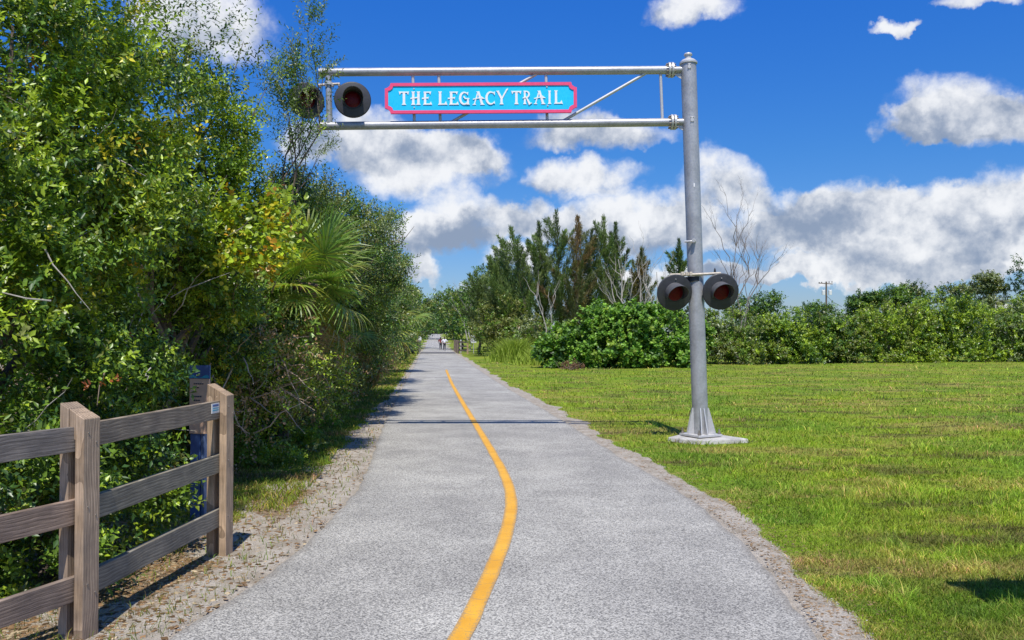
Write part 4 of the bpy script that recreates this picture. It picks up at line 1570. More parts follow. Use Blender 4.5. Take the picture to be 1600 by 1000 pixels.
bG = [(P(616, 470, 32), (0.5, .8, 0.7)), (P(600, 500, 31), (1.0, 1.2, 1.0)), (P(608, 508, 34), (0.5, .8, .6)), (P(626, 485, 43), (0.6, 1.0, 0.8)), (P(605, 515, 42), (.9, 1.0, 1.0))]
tree('live_oak', 'dark small oak beyond the palm with dead hanging fronds', 'tree', (-5.6, 34.0), bG, 24000, 0.11, 0.05, PAL_OAK, 18, r0=0.12, sub=0.42, slen=0.4, K=10)
# --- back row that closes the view
back = [('tall dark evergreen oak hidden behind the bushy fence tree', (-7.2, 10.5), [(P(60, 330, 10.5), (1.6, 1.2, 1.6)), (P(160, 500, 10.8), (1.4, 1.2, 1.4)), (P(-50, 120, 10.5), (1.5, 1.2, 1.4)), (P(90, 700, 9.8), (1.2, 1, 1.0))], 26000, 0.13, 31),
        ('dark evergreen oak behind the rounded leafy tree', (-6.9, 15.0), [(P(320, 420, 13.8), (1.4, 1.2, 1.4)), (P(290, 560, 12.5), (1.3, 1.1, 1.1)), (P(400, 500, 15), (1.2, 1.2, 1.4)), (P(350, 640, 13), (1.0, .9, .8))], 26000, 0.14, 32),
        ('dark evergreen oak behind the grey-green live oak', (-8.5, 23.0), [(P(460, 450, 21), (1.8, 1.4, 1.8)), (P(510, 520, 24), (1.6, 1.4, 1.4)), (P(450, 560, 20), (1.3, 1.2, 1.2))], 26000, 0.17, 33),
        ('dark evergreen oak far back behind the smaller green fan palm', (-9.0, 44.0), [(P(575, 480, 42), (2.2, 2, 2.2)), (P(600, 500, 55), (2.2, 2.2, 2.2)), (P(622, 505, 66), (2.0, 2.2, 2.0))], 14000, 0.17, 34)]
for lab, b2, bl_, n_, L_, sd in back:
    tree('evergreen_oak', lab, 'tree', b2, bl_, n_, L_, L_ * 0.5, [(G_DARK, 4), (G_MID, 2.5), (G_OLIVE, 1)], sd, r0=0.15, sub=0.5, slen=0.4, K=9, group='dark trees closing the left side')
# --- brown tangled thicket below the palms
thick = [('tangled brown and green vine thicket around the largest palm trunk', (-4.1, 12.4), [(P(440, 590, 11.8), (0.45, .4, .55)), (P(400, 650, 11.3), (.36, .35, .40)), (P(480, 585, 14.0), (.5, .5, .6)), (P(420, 530, 11.6), (.5, .4, .45)), (P(385, 590, 10.6), (.36, .35, .5))], 15000, 0.055, 41),
         ('tangled brown and green thicket between two fan palms', (-4.7, 19.0), [(P(500, 570, 17.5), (.55, .6, .65)), (P(500, 615, 17.5), (.55, .5, .4)), (P(525, 572, 21), (.6, .6, .6)), (P(490, 545, 16), (.6, .5, .6))], 13000, 0.07, 42),
         ('shady thicket below the palm with dead hanging fronds', (-5.0, 29.0), [(P(560, 568, 26), (.55, .6, .6)), (P(585, 560, 31), (.6, .7, .6)), (P(596, 548, 38), (.7, 1.0, .6))], 10000, 0.09, 43)]
for lab, b2, bl_, n_, L_, sd in thick:
    q = tree('vine_thicket', lab, 'thicket', b2, bl_, n_, L_, L_ * 0.5, [((0.22, 0.25, 0.05), 3.0), ((0.42, 0.27, 0.14), 2.6), (G_MID, 2.2), (G_LIME, 1.5)], sd, r0=0.05, tname='stem', cname='foliage', sub=0.26, slen=0.22, K=8, fork=0.15, up=0.0)
    twigs(q, [b[0] - Vector((0, b[1][1], 0)) for b in bl_], 46, 0.75, sd, mat=VINEWOOD, r=0.010, down=0.5, name='dead_vine')

# --- yellow vines draped on the crowns
vine_spots = [('yellow-green vine with some orange leaves draped over shrubs beside the largest palm', [(P(400, 365, 9.3), (.34, .15, .20)), (P(440, 345, 9.9), (.20, .12, .14)), (P(390, 330, 9.2), (.14, .1, .16)), (P(425, 385, 9.6), (.28, .12, .14)), (P(350, 380, 9.0), (.22, .1, .2)), (P(365, 420, 9.1), (.2, .1, .14))], 1900, 51),
              ('yellow vine hanging on the rounded tree below its sky gap', [(P(225, 300, 7.9), (.20, .12, .20)), (P(205, 340, 7.8), (.16, .1, .18)), (P(245, 285, 7.9), (.12, .1, .10)), (P(215, 385, 7.7), (.14, .08, .14))], 900, 52)]
for lab, bl_, n_, sd in vine_spots:
    c0 = bl_[0][0]
    root = empty('climbing_vine', (c0.x, c0.y, c0.z - 0.3))
    tag(root, lab, 'vine')
    foliage('foliage', bl_, n_, 0.066, 0.056, [(G_YEL, 2.2), (G_LIME, 5), ((0.50, 0.26, 0.02), 0.6)], root, shape='round', sub=0.20, K=5, slen=0.2, seed=sd)
    m = MB()
    rr = random.Random(sd)
    for b in bl_:
        m.tube(wander(b[0] + Vector((-.1, .35, -0.5)), b[0], 4, .12, rr), [.009, .008, .007, .005, .003], 5)
    m.build('stem', TWIG, root)
for lab, px, py, Y, sd in (('cluster of rusty dead leaves hanging in the shrub above the fence post', 152, 615, 6.0, 61), ('rusty dead leaf cluster higher in the tall bushy tree', 200, 520, 7.2, 62), ('small orange dead leaf spray high in the tall bushy tree', 40, 80, 6.4, 63)):
    c0 = P(px, py, Y)
    root = empty('dead_leaf_cluster', c0)
    tag(root, lab, 'dead leaves')
    foliage('leaves', [(c0, (.05, .04, .10))], 20, 0.05, 0.024, [(O_RUST, 3), ((.5, .22, .05), 1)], root, sub=0.05, K=6, slen=0.08, up=-0.6, seed=sd)
    MB().tube([c0 + Vector((0, .12, .16)), c0 + Vector((0, .03, .05)), c0 - Vector((0, 0, .08))], [.005, .004, .002], 5).build('twig', TWIG, root)


# ------------------------------------------------------------------ fan palms
FROND_GREEN = mat_leaf('frond_green', 0.4, 0.25, 0.5)
BOOT = mat_plain('palm_boot_fibre', (0.19, 0.135, 0.09), 0.95, var=0.5, scale=12, bumpy=0.8, spec=0.1)


def frond_mesh(name, rg, n_seg, blade, droop, col0, petiole, spread=R(150), tipdry=0.0):
    """costapalmate fan leaf pointing +Y: petiole then folded ribbon segments"""
    V, Fc, C = [], [], []

    def ribbon(pts, widths, side_dirs, c):
        b0 = len(V)
        for p_, w_, s_ in zip(pts, widths, side_dirs):
            V.append(tuple(p_ - s_ * w_ / 2))
            V.append(tuple(p_ + s_ * w_ / 2))
            C.append(c)
            C.append(c)
        for i in range(len(pts) - 1):
            a = b0 + 2 * i
            Fc.extend([a, a + 1, a + 3, a, a + 3, a + 2])
    x = Vector((1, 0, 0))
    zz = Vector((0, 0, 1))
    npt = 5
    pp = [Vector((0, petiole * i / npt, -0.10 * petiole * (i / npt) ** 2 * 1.5)) for i in range(npt + 1)]
    for sd in (x, zz):
        ribbon(pp, [0.035 - 0.003 * i for i in range(npt + 1)], [sd] * (npt + 1), tuple(c * 1.25 for c in col0))
    o = pp[-1]
    for s in range(n_seg):
        t = s / (n_seg - 1)
        a = (t - 0.5) * 2 * spread
        costa = 0.30 * (1 - abs(2 * t - 1)) * blade
        st = o + Vector((0, costa * 0.8, -costa * 0.25))
        L = blade * (0.72 + 0.28 * math.cos(a * 0.55)) * rg.uniform(0.9, 1.08)
        d = Vector((math.sin(a), math.cos(a), 0.10 * math.cos(a * 2)))
        sd = Vector((math.cos(a), -math.sin(a), 0))
        fold = zz * (0.35 if s % 2 else -0.35)
        sdv = (sd + fold).normalized()
        c = tuple(k * rg.uniform(0.8, 1.2) for k in col0)
        pts, wd, sds = [], [], []
        dr = droop * rg.uniform(0.6, 1.5)
        for i in range(5):
            u = i / 4
            pts.append(st + d * L * u * (1 - 0.12 * dr * u) + zz * (-dr * L * (max(0, u - 0.35)) ** 2 * 1.1))
            wd.append(blade * (0.030 + 0.036 * math.sin(min(1, u * 1.6) * math.pi / 2)) * (1 - 0.92 * max(0, u - .35) / .65))
            sds.append(sdv)
        ribbon(pts, wd, sds, c)
    return fast_mesh(name, np.array(V), np.array(Fc), 3, FROND_GREEN, np.array(C))


rgp = random.Random(9)
FR = {'green': [frond_mesh('frond', rgp, 34, 1.0, dr, c, 0.85) for dr, c in ((0.35, (0.180, 0.265, 0.055)), (0.7, (0.210, 0.295, 0.062)), (0.95, (0.250, 0.315, 0.055)), (0.5, (0.300, 0.390, 0.055)))],
      'yellow': [frond_mesh('frond', rgp, 30, 0.95, 1.2, c, 0.8) for c in ((0.30, 0.27, 0.05), (0.36, 0.24, 0.06))],
      'dry': [frond_mesh('frond', rgp, 26, 0.9, 1.6, c, 0.8, spread=R(70)) for c in ((0.25, 0.17, 0.10), (0.33, 0.24, 0.15))]}


def palm(label, base, heart, scale, n_green, n_yellow, n_dry, seed, r0=0.16):
    rr = random.Random(seed)
    bz = zg(base[0], base[1])
    root = empty('fan_palm', (base[0], base[1], bz))
    tag(root, label, 'palm')
    b = Vector((base[0], base[1], bz - 0.1))
    h = Vector(heart)
    n = 14
    pts, rad = [], []
    for i in range(n + 1):
        t = i / n
        pts.append(b.lerp(h, t) + Vector((0, 0, 0)))
        rad.append(r0 * (1.15 - 0.3 * t) * (1 + 0.10 * rr.uniform(-1, 1)))
    tr = MB().tube(pts, rad, 12).build('trunk', BOOT, root)
    # old leaf-base boots criss-crossing the trunk
    ax = (h - b).normalized()
    for i in range(44):
        t = rr.uniform(0.04, 0.97)
        a = rr.uniform(0, 6.28)
        d = Vector((math.cos(a), math.sin(a), 0))
        p0 = b.lerp(h, t) + d * r0 * 0.85
        p1 = p0 + (ax * rr.uniform(.5, 1) + d * rr.uniform(.25, .7)).normalized() * rr.uniform(.14, .30) * scale
        MB().tube([p0 - ax * 0.05, p0.lerp(p1, .5) + d * .01, p1], [0.035 * scale, 0.028 * scale, 0.012 * scale], 5).build('leaf_base', BOOT, tr)
    k = 0
    for kind, cnt, lo, hi in (('green', n_green, -35, 80), ('yellow', n_yellow, -60, -25), ('dry', n_dry, -85, -55)):
        for i in range(cnt):
            me = rr.choice(FR[kind])
            o = bpy.data.objects.new('frond', me)
            col.objects.link(o)
            o.parent = root
            az_ = k * 2.39996 + rr.uniform(-.3, .3)
            el_ = R(lo + (hi - lo) * ((i + rr.uniform(.1, .9)) / max(1, cnt)))
            s = scale * rr.uniform(0.8, 1.12)
            M = Matrix.Translation(h - Vector(root.location) - ax * (0.0 if kind == 'green' else rr.uniform(.05, .45) * scale)) @ Matrix.Rotation(az_, 4, 'Z') @ Matrix.Rotation(el_, 4, 'X') @ Matrix.Rotation(rr.uniform(-.5, .5), 4, 'Y') @ Matrix.Scale(s, 4)
            o.matrix_local = M
            k += 1
    return root


gb = G(428, 692)
palm('largest fan palm, green fronds over a trunk wrapped in fibrous old leaf bases', (gb.x, gb.y), P(482, 440, 12.6), 0.63, 30, 2, 4, 71, r0=0.17)
gb = G(552, 614)
palm('fan palm with yellow and brown dead fronds hanging beside the trail verge', (gb.x, gb.y), P(578, 512, 26.0), 0.85, 14, 7, 9, 72, r0=0.18)
gb = G(592, 582)
palm('smaller green fan palm leaning out past the dead-fronded one', (gb.x, gb.y), P(615, 500, 42.0), 0.95, 18, 2, 5, 73, r0=0.2)
gb = G(520, 640)
palm('young fan palm half buried in the thicket between the others', (gb.x - .4, gb.y), P(520, 500, 19.5), 0.8, 14, 1, 3, 74, r0=0.15)

# green weeds by the palm foot
for lab, px, py, s, sd in (('bright green weed clump at the foot of the largest palm', 455, 702, .20, 81), ('low green weed patch on the shaded verge past the fence', 405, 728, .26, 82), ('small weed tuft on the verge below the thicket', 492, 668, .2, 83)):
    c0 = G(px, py)
    root = empty('weed', c0)
    tag(root, lab, 'weed')
    foliage('foliage', [(c0 + Vector((0, 0, .10)), (s * 1.7, s, .12)), (c0 + Vector((s, .2, .08)), (s, s, .10))], 1400, .05, .028, [(G_LIME, 3), ((.15, .28, .03), 3)], root, sub=.09, K=7, slen=.10, up=.9, seed=sd)
    MB().tube([c0 - Vector((0, 0, .03)), c0 + Vector((.02, 0, .12))], [.008, .003], 5).build('stem', TWIG, root)

# ------------------------------------------------------------------ right side: bushes, pines, bare trees
PAL_SEAGRAPE = [((0.130, 0.265, 0.028), 4), ((0.185, 0.330, 0.034), 3), (G_DARK, 1.4), ((0.27, 0.38, 0.05), 1.0)]
bS = [(P(985, 527, 50.5), (3.0, 2.4, 1.75)), (P(905, 543, 49.5), (1.8, 1.6, 1.25)), (P(870, 556, 48.5), (0.9, 1.0, .8)), (P(1045, 527, 51.5), (2.0, 2.0, 1.7)), (P(955, 505, 51), (1.7, 1.6, .95)), (P(960, 556, 48.6), (2.2, 1.2, .8)), (P(1050, 556, 49.2), (1.8, 1.2, .8))]
tree('sea_grape_bush', 'big rounded bush with bright glossy round leaves behind the signal mast', 'bush', (6.5, 50.5), bS, 62000, 0.15, 0.14, PAL_SEAGRAPE, 91, r0=0.12, tname='stem', cname='foliage', mat=LEAF_GLOSS, shape='round', sub=0.40, K=7, slen=0.26, up=0.6, fork=0.2, fill=0.08)

hedge = [('olive bush with grey bare twigs beside the leafless tree', 1150, 528, 57, (2.6, 2, 1.65), (G_OLIVE, G_MID, G_GREY)),
         ('mid green bush between the leafless tree and the utility pole', 1228, 527, 58, (2.6, 2, 1.65), (G_MID, G_LIME, G_DARK)),
         ('bush in front of the utility pole with a dark hollow at its foot', 1306, 532, 59, (2.5, 2, 1.45), (G_MID, G_OLIVE, G_DARK)),
         ('tall light green bush below the far dark oaks', 1392, 520, 60, (2.8, 2.2, 2.1), (G_LIME, G_MID, G_OLIVE)),
         ('broad yellow-green bush in front of the pale house', 1480, 515, 61, (2.9, 2.2, 2.3), (G_LIME, G_MID, G_DARK)),
         ('bush with silvery leaves beside the pale house', 1560, 520, 62, (2.7, 2.2, 2.0), (G_GREY, G_MID, G_LIME)),
         ('green bush at the field edge beyond the pale house', 1650, 508, 63, (3.0, 2.2, 2.7), (G_MID, G_LIME, G_DARK)),
         ('last green bush closing the field edge', 1760, 506, 64, (3.4, 2.4, 2.8), (G_MID, G_DARK, G_OLIVE))]
for i, (lab, px, py, Y, r, pal) in enumerate(hedge):
    c0 = P(px, py, Y)
    rr = random.Random(200 + i)
    bl_ = [(c0, r)]
    for j in range(4):
        bl_.append((c0 + Vector((rr.uniform(-1, 1) * r[0] * .8, -rr.uniform(.2, 1) * r[1] * .6, rr.uniform(-.55, .62) * r[2])), (r[0] * .42, r[1] * .5, r[2] * .42)))
    bl_.append((Vector((c0.x, Y - r[1] * .8, .5)), (r[0] * .95, .9, .75)))
    tree('hedge_bush', lab, 'bush', (c0.x, Y), bl_, 21000, 0.16, 0.10, [(pal[0], 4), (pal[1], 3), (pal[2], 2.0), (G_LIME, 1.0)], 210 + i, r0=.1, tname='stem', cname='foliage', sub=.40, K=8, slen=.35, up=.5, fork=.15, group='bushes along the far edge of the field')

far = [('dark oak crown rising behind the light green bush', 1425, 462, 100, (2.6, 2, 1.6), (G_DARK, G_OLIVE)), ('small dark oak crown next in the row behind the bushes', 1345, 474, 98, (1.7, 2, 1.0), (G_DARK, G_MID)),
       ('dark feathery crown above the yellow-green bush', 1490, 462, 100, (2.6, 2, 1.4), (G_OLIVE, G_DARK)), ('open grey-brown oak crown beside the largest dark oak', 1545, 446, 92, (1.6, 1.6, 1.5), (G_GREY, G_OLIVE)),
       ('largest dark oak at the edge of the field', 1620, 440, 90, (3.0, 2.5, 2.6), (G_DARK, G_DARK)), ('rounded oak crown low behind the bushes', 1388, 470, 96, (1.9, 2, 1.2), (G_MID, G_DARK)),
       ('green tree crown behind the sea grape and the mast', 1180, 486, 90, (3.2, 2.5, 1.5), (G_MID, G_DARK)), ('green tree crown behind the utility pole', 1270, 492, 110, (4.2, 2.5, 1.4), (G_MID, G_DARK))]
for i, (lab, px, py, Y, r, pal) in enumerate(far):
    c0 = P(px, py, Y)
    rr = random.Random(300 + i)
    bl_ = [(c0, (r[0] * .7, r[1] * .7, r[2] * .75))] + [(c0 + Vector((rr.uniform(-1, 1) * r[0] * .7, rr.uniform(-1, .4) * r[1] * .6, rr.uniform(-.6, .7) * r[2])), (r[0] * .38, r[1] * .4, r[2] * .38)) for j in range(5)]
    bl_ += [(Vector((c0.x, Y - .5, c0.z - r[2] * 1.5)), (r[0] * .8, r[1] * .6, r[2] * .7)), (Vector((c0.x + .4, Y - .5, 2.2)), (r[0] * .8, r[1] * .6, 1.6))]
    tree('oak_tree', lab, 'tree', (c0.x, Y), bl_, 8500, 0.26, 0.15, [(pal[0], 3), (pal[1], 2)], 310 + i, r0=.16, sub=.6, K=8, slen=.5, group='trees beyond the field')


def casuarina(label, px_top, py_top, px_base, Y, width, n, pal, seed, lean=0.0):
    rg = np.random.default_rng(seed)
    rr = random.Random(seed)
    top = P(px_top, py_top, Y)
    bx = (px_base - 800) / F * Y
    root = empty('australian_pine', (bx, Y, zg(bx, Y)))
    tag(root, label, 'tree', 'feathery pines behind the bush')
    b = Vector((bx, Y, zg(bx, Y) - .2))
    m = MB()
    pts = [b.lerp(top, i / 8) + Vector((rr.uniform(-.12, .12), rr.uniform(-.12, .12), 0)) * (1 if 0 < i < 8 else 0) for i in range(9)]
    m.tube(pts, [0.20 * (1 - .93 * i / 8) for i in range(9)], 7)
    H = (top - b).length
    axis_ = (top - b).normalized()
    # feathery plumes: the leader plus upswept side leaders, each tapering to a loose tip
    plumes = [(b.lerp(top, .30), top + axis_ * .15, .42 * width)]
    nb = 32
    for i in range(nb):
        t = .10 + .76 * ((i + rr.random()) / nb)
        p0 = b.lerp(top, t)
        a = rr.uniform(0, 6.28)
        ang = R(rr.uniform(22, 55))
        d = Vector((math.cos(a), math.sin(a), 0)) * math.sin(ang) + axis_ * math.cos(ang)
        ln = (H * .30 * (1.08 - t) + .55) * rr.uniform(.65, 1.25) * (.6 + .33 * width)
        p1 = p0 + d * ln + Vector((0, 0, .12 * ln))
        plumes.append((p0, p1, rr.uniform(.28, .44) * (.55 + .4 * width)))
        m.tube([p0, p0.lerp(p1, .5) - Vector((0, 0, .06)), p1], [.05 * (1.15 - t), .03 * (1.15 - t), .006], 4, cap=False)
    O, D, CI = [], [], []
    tot = sum((q1 - q0).length * rm for q0, q1, rm in plumes)
    pc = np.array([c for c, w in pal])
    pw = np.array([w for c, w in pal], float)
    for q0, q1, rm in plumes:
        k = max(30, int(n * (q1 - q0).length * rm / tot))
        u = rg.uniform(.10, 1.0, k) ** .85
        dv = unit(np.array([q1 - q0]))
        rad = unit(rg.normal(0, 1, (k, 3))) * (rm * (1.12 - u) ** .6 * rg.uniform(.05, 1.0, k) ** .6)[:, None]
        sag = -0.05 * np.sin(u * np.pi)[:, None] * np.array([[0, 0, 1.0]])
        O.append(np.array(q0)[None] + np.array(q1 - q0)[None] * u[:, None] + rad + sag)
        D.append(dv * .75 + rad / rm * .75 + rg.normal(0, .28, (k, 3)) + np.array([0, 0, .12]))
        CI.append(np.full(k, rg.choice(len(pal), p=pw / pw.sum())))
    m.build('trunk', BARK, root, smooth=True)
    O = np.concatenate(O)
    D = np.concatenate(D)
    N = len(O)
    ci = np.concatenate(CI)
    c = pc[ci] * rg.uniform(.6, 1.4, (N, 1))
    me = leaves_mesh('crown', O, D, rg.normal(0, 1, (N, 3)), rg.uniform(.22, .48, N), rg.uniform(.028, .05, N), c, LEAF_DULL)
    o = link('crown', me, root)
    o['kind'] = 'stuff'
    return root


CP = [((0.195, 0.285, 0.085), 4), ((0.240, 0.310, 0.105), 3), ((0.130, 0.185, 0.072), 2)]
CB = [((0.235, 0.200, 0.080), 3), ((0.170, 0.200, 0.080), 3), ((0.28, 0.19, 0.085), 1)]
cas = [('feathery pine leaning towards the trail, lower than its tall neighbours', 766, 405, 806, 80, 1.5, CP), ('feathery grey-green pine next to the one leaning towards the trail', 799, 360, 832, 79, 1.6, CP), ('pine with a bushy top between two taller pines', 842, 352, 850, 81, 1.4, CP),
       ('tallest feathery pine with a pointed dark top', 869, 334, 876, 80, 1.35, CP), ('pine with brown lower branches beside the tallest one', 903, 343, 900, 79, 1.5, CB), ('narrow dark pine between the brown one and the double-topped one', 925, 362, 915, 82, 1.0, CP),
       ('feathery pine with two pointed tops behind pale dead branches', 943, 342, 950, 82, 1.3, CP), ('thin pine top beside the double-topped pine', 962, 352, 962, 83, 1.0, CP), ('sparse shorter brownish pine behind the many-forked dead tree', 1003, 392, 990, 82, 1.4, CB), ('low spreading pine stepping down towards the trail', 744, 428, 775, 86, 1.9, CP), ('bushy pine filling in behind the olive tree', 785, 385, 800, 88, 1.9, CP), ('lone thin pine top showing close beside the mast pole', 1061, 378, 1062, 84, 0.85, CP)]
for i, (lab, xt, yt, xb, Y, w, pal) in enumerate(cas):
    casuarina(lab, xt, yt, xb, Y, w, 11000, pal, 400 + i)


def bare_tree(label, base, tops, r0, seed, levels=3, name='dead_tree', mat=None, twist=.12, kids=5, r1=0.5):
    rr = random.Random(seed)
    bz = zg(base[0], base[1])
    root = empty(name, (base[0], base[1], bz))
    tag(root, label, 'bare tree')
    first = [True]

    def limb(a, b_, r, lev, m):
        n = 5
        pts = wander(a, b_, n, twist * .6, rr)
        m.tube(pts, [r * (1 - .75 * i / n) for i in range(n + 1)], 6 if lev > 1 else 4, cap=False)
        if lev <= 0:
            return
        L = (Vector(b_) - Vector(a)).length
        for j in range(kids):
            i = rr.choice((2, 3, 3, 4, 4, 5))
            d = (Vector(b_) - Vector(a)).normalized()
            e = (d * .75 + Vector((rr.uniform(-1, 1), rr.uniform(-.7, .7), rr.uniform(-.1, .9))) * .62).normalized()
            limb(pts[i], pts[i] + e * L * rr.uniform(.25, .5), r * .38, lev - 1, m)
    b = Vector((base[0], base[1], bz - .2))
    for t in tops:
        m = MB()
        limb(b + Vector((rr.uniform(-.1, .1), 0, 0)), Vector(t), r0, levels, m)
        m.build('limb', mat or DEADWOOD, root, smooth=True)
    return root


bare_tree('leafless tree with fine upswept twigs standing in the hedge beyond the mast pole', (P(1150, 520, 66).x, 66), [P(1150, 385, 66), P(1168, 400, 66), P(1186, 412, 66), P(1140, 402, 66)], .085, 501, levels=3, mat=mat_plain('grey_bark', (0.24, 0.20, 0.175), .9, var=.2), kids=5, name='leafless_tree')
bare_tree('pale dead tree with forked white branches in front of the double-topped pine', (P(982, 500, 72).x, 72), [P(966, 405, 72), P(984, 415, 72), P(954, 435, 72)], .10, 502, levels=2, kids=4)
bare_tree('pale dead tree with many thin forks in front of the sparse brownish pine', (P(1005, 500, 71).x, 71), [P(998, 415, 71), P(1014, 405, 71), P(1026, 425, 71), P(1008, 420, 71)], .09, 503, levels=2, kids=4)
bare_tree('pale leaning dead stems between the big glossy bush and the low brushy tree', (P(858, 520, 62).x, 62), [P(840, 440, 62), P(856, 462, 62)], .07, 504, levels=1, kids=3)
bare_tree('thin grey dead trunk beside the trail in front of the dark trees', (P(733, 535, 108).x, 108), [P(730, 445, 108), P(737, 478, 108)], .08, 505, levels=2, kids=4)

# mixed trees where the trail disappears
PAL_FAR = [(G_MID, 3), (G_DARK, 3), (G_OLIVE, 2)]
endtrees = [('rounded bright green tree beside the low spreading pine', 'far_tree', (748, 480, 100), [(770, 440, 100, 2.3, 1.7), (750, 462, 101, 2.4, 2.0), (785, 470, 99, 2.4, 2.2), (760, 500, 98, 2.6, 2.0)], [((.085, .16, .03), 4), (G_MID, 3), (G_DARK, 2)], 9000, 601),
            ('dark green tree overhanging the walkers and the bridge', 'far_tree', (722, 500, 125), [(712, 480, 125, 2.6, 2.2), (735, 490, 122, 2.8, 2.6), (715, 510, 118, 2.2, 1.8)], PAL_FAR, 8000, 602),
            ('olive tree with yellowish top beside the trail sign', 'far_tree', (785, 510, 78), [(785, 490, 78, 2.0, 1.4), (770, 515, 77, 1.9, 1.4), (805, 515, 78, 2.0, 1.3), (755, 530, 80, 1.6, 1.2)], [((.15, .16, .035), 3), (G_OLIVE, 3), (G_MID, 2)], 9000, 603),
            ('low brushy tree between the olive tree and the big bush', 'far_tree', (835, 530, 66), [(832, 520, 66, 1.4, 1.2), (815, 540, 64, 1.3, .9), (850, 530, 64, 1.1, 1.0)], [(G_OLIVE, 3), (G_GREY, 2), (G_MID, 2), (B_DRY, .7)], 7000, 604),
            ('dark tree past the bridge on the palm side of the trail', 'far_tree', (640, 500, 130), [(645, 490, 130, 3.0, 3.2), (655, 505, 140, 2.6, 2.6), (630, 510, 120, 2.6, 2.2)], PAL_FAR, 8000, 605),
            ('green tree beside the small blank white sign beyond the palms', 'far_tree', (648, 520, 90), [(626, 515, 88, 1.4, 1.4), (630, 530, 92, 1.2, 1.0), (618, 537, 84, 1.2, .7)], [((.10, .19, .03), 3), (G_MID, 3), (G_DARK, 1)], 6000, 606),
            ('distant dark tree beside the far slope, on the palm side', 'far_tree', (655, 500, 220), [(655, 496, 220, 5.0, 4.6), (640, 490, 230, 5.0, 5.0)], PAL_FAR, 6000, 607),
            ('distant dark tree beside the far slope, on the lawn side', 'far_tree', (708, 500, 210), [(706, 490, 210, 4.0, 4.6), (722, 485, 215, 4.6, 5.4)], PAL_FAR, 6000, 608),
            ('farthest tall tree closing the end of the trail, palm side', 'far_tree', (668, 500, 430), [(668, 500, 430, 8, 7.5), (655, 498, 440, 9, 8)], PAL_FAR, 5000, 609),
            ('farthest tall tree closing the end of the trail, lawn side', 'far_tree', (693, 500, 430), [(690, 500, 430, 8, 7.5), (705, 496, 440, 9, 8)], PAL_FAR, 5000, 610)]
for lab, nm, (bxp, byp, bY), bl0, pal, n_, sd in endtrees:
    bl_ = [(P(x, y, Y), (rx, rx * .9, rz)) for x, y, Y, rx, rz in bl0]
    sc_ = bY / 100.0
    tree(nm, lab, 'tree', ((bxp - 800) / F * bY, bY), bl_, n_, .27 * max(.75, sc_), .16 * max(.75, sc_), pal, sd, r0=.15 * max(.8, sc_), sub=.62 * max(.7, sc_), K=8, slen=.5 * max(.7, sc_))


# tall ornamental grass clump and the dead brush heap
def tall_grass(label, px, py, Yoff, wid, h, n, seed):
    c0 = G(px, py)
    rg = np.random.default_rng(seed)
    root = empty('tall_grass_clump', c0)
    tag(root, label, 'grass clump')
    x = c0.x + rg.normal(0, wid * .5, n)
    y = c0.y + rg.normal(0, .5, n)
    V, Fq, C = [], [], []
    hh_ = h * rg.uniform(.25, 1.15, n) * np.clip(1.15 - .45 * np.abs((x - c0.x) / wid), .35, 1.1)
    a = rg.uniform(0, 6.28, n)
    bd = rg.uniform(.1, 1.35, n) * hh_ * .8
    w = .02
    z0 = 0.0
    base = np.stack([x, y, 0 * x + z0], 1)
    lean = np.stack([np.cos(a), np.sin(a), 0 * a], 1)
    sd = np.stack([np.ones(n), 0 * a, 0 * a], 1) * w
    p1 = base + lean * (bd * .3)[:, None] + np.array([0, 0, 1]) * (hh_ * .6)[:, None]
    p2 = base + lean * bd[:, None] + np.array([0, 0, 1]) * (hh_ * .95)[:, None]
    Vv = np.stack([base - sd, base + sd, p1 + sd * .7, p1 - sd * .7, p2], 1).reshape(-1, 3)
    k = 5 * np.arange(n)[:, None]
    Fq = np.concatenate([k + np.array([[0, 1, 2]]), k + np.array([[0, 2, 3]]), k + np.array([[3, 2, 4]])], 1).reshape(-1)
    cc = np.array([.27, .36, .04])[None] * rg.uniform(.6, 1.3, (n, 1))
    cc = np.repeat(cc[:, None, :], 5, 1).reshape(-1, 3)
    o = link('blades', fast_mesh('blades', Vv, Fq, 3, LEAF_DULL, cc), root)
    o['kind'] = 'stuff'


tall_grass('tall yellow-green grass clump between the trail sign and the big bush', 803, 566, 0, 1.3, 1.6, 2200, 701)
tall_grass('smaller tall grass clump touching the foot of the big glossy bush', 838, 570, 0, 1.0, 1.0, 700, 702)
tall_grass('rank grass tuft at the foot of the mid green hedge bush', 1215, 567, 0, 1.2, .65, 500, 703)


def brush_heap():
    c0 = G(893, 578)
    root = empty('dead_brush_heap', c0)
    tag(root, 'small heap of brown dead brush on the lawn below the big bush', 'brush heap')
    foliage('dry_leaves', [(c0 + Vector((0, 0, .12)), (.6, .4, .10)), (c0 + Vector((.4, 0, .06)), (.5, .3, .07))], 900, .12, .05, [(B_DRY, 3), ((.30, .17, .10), 2), ((.13, .07, .05), 2)], root, mat=LEAF_DULL, sub=.2, K=6, slen=.2, seed=77)
    rr = random.Random(5)
    for i in range(14):
        a = c0 + Vector((rr.uniform(-.9, 1.0), rr.uniform(-.4, .3), .02))
        MB().tube(wander(a, a + Vector((rr.uniform(-.6, .6), rr.uniform(-.2, .2), rr.uniform(.1, .5))), 3, .1, rr), [.014, .011, .008, .004], 5).build('stick', TWIG, root)


brush_heap()

# ------------------------------------------------------------------ bridge, far fences and signs, walkers
YB0, YB1 = 90.0, 106.0
BRIDGE = mat_plain('bridge_boards', (0.105, 0.10, 0.10), .85, var=.25, scale=3)
by = axis([(YB0, YB0 + 8.5, .5)])
strip('bridge_deck', by, trail_l(by) - .05, trail_r(by) + .05, .016, BRIDGE, ncol=3)


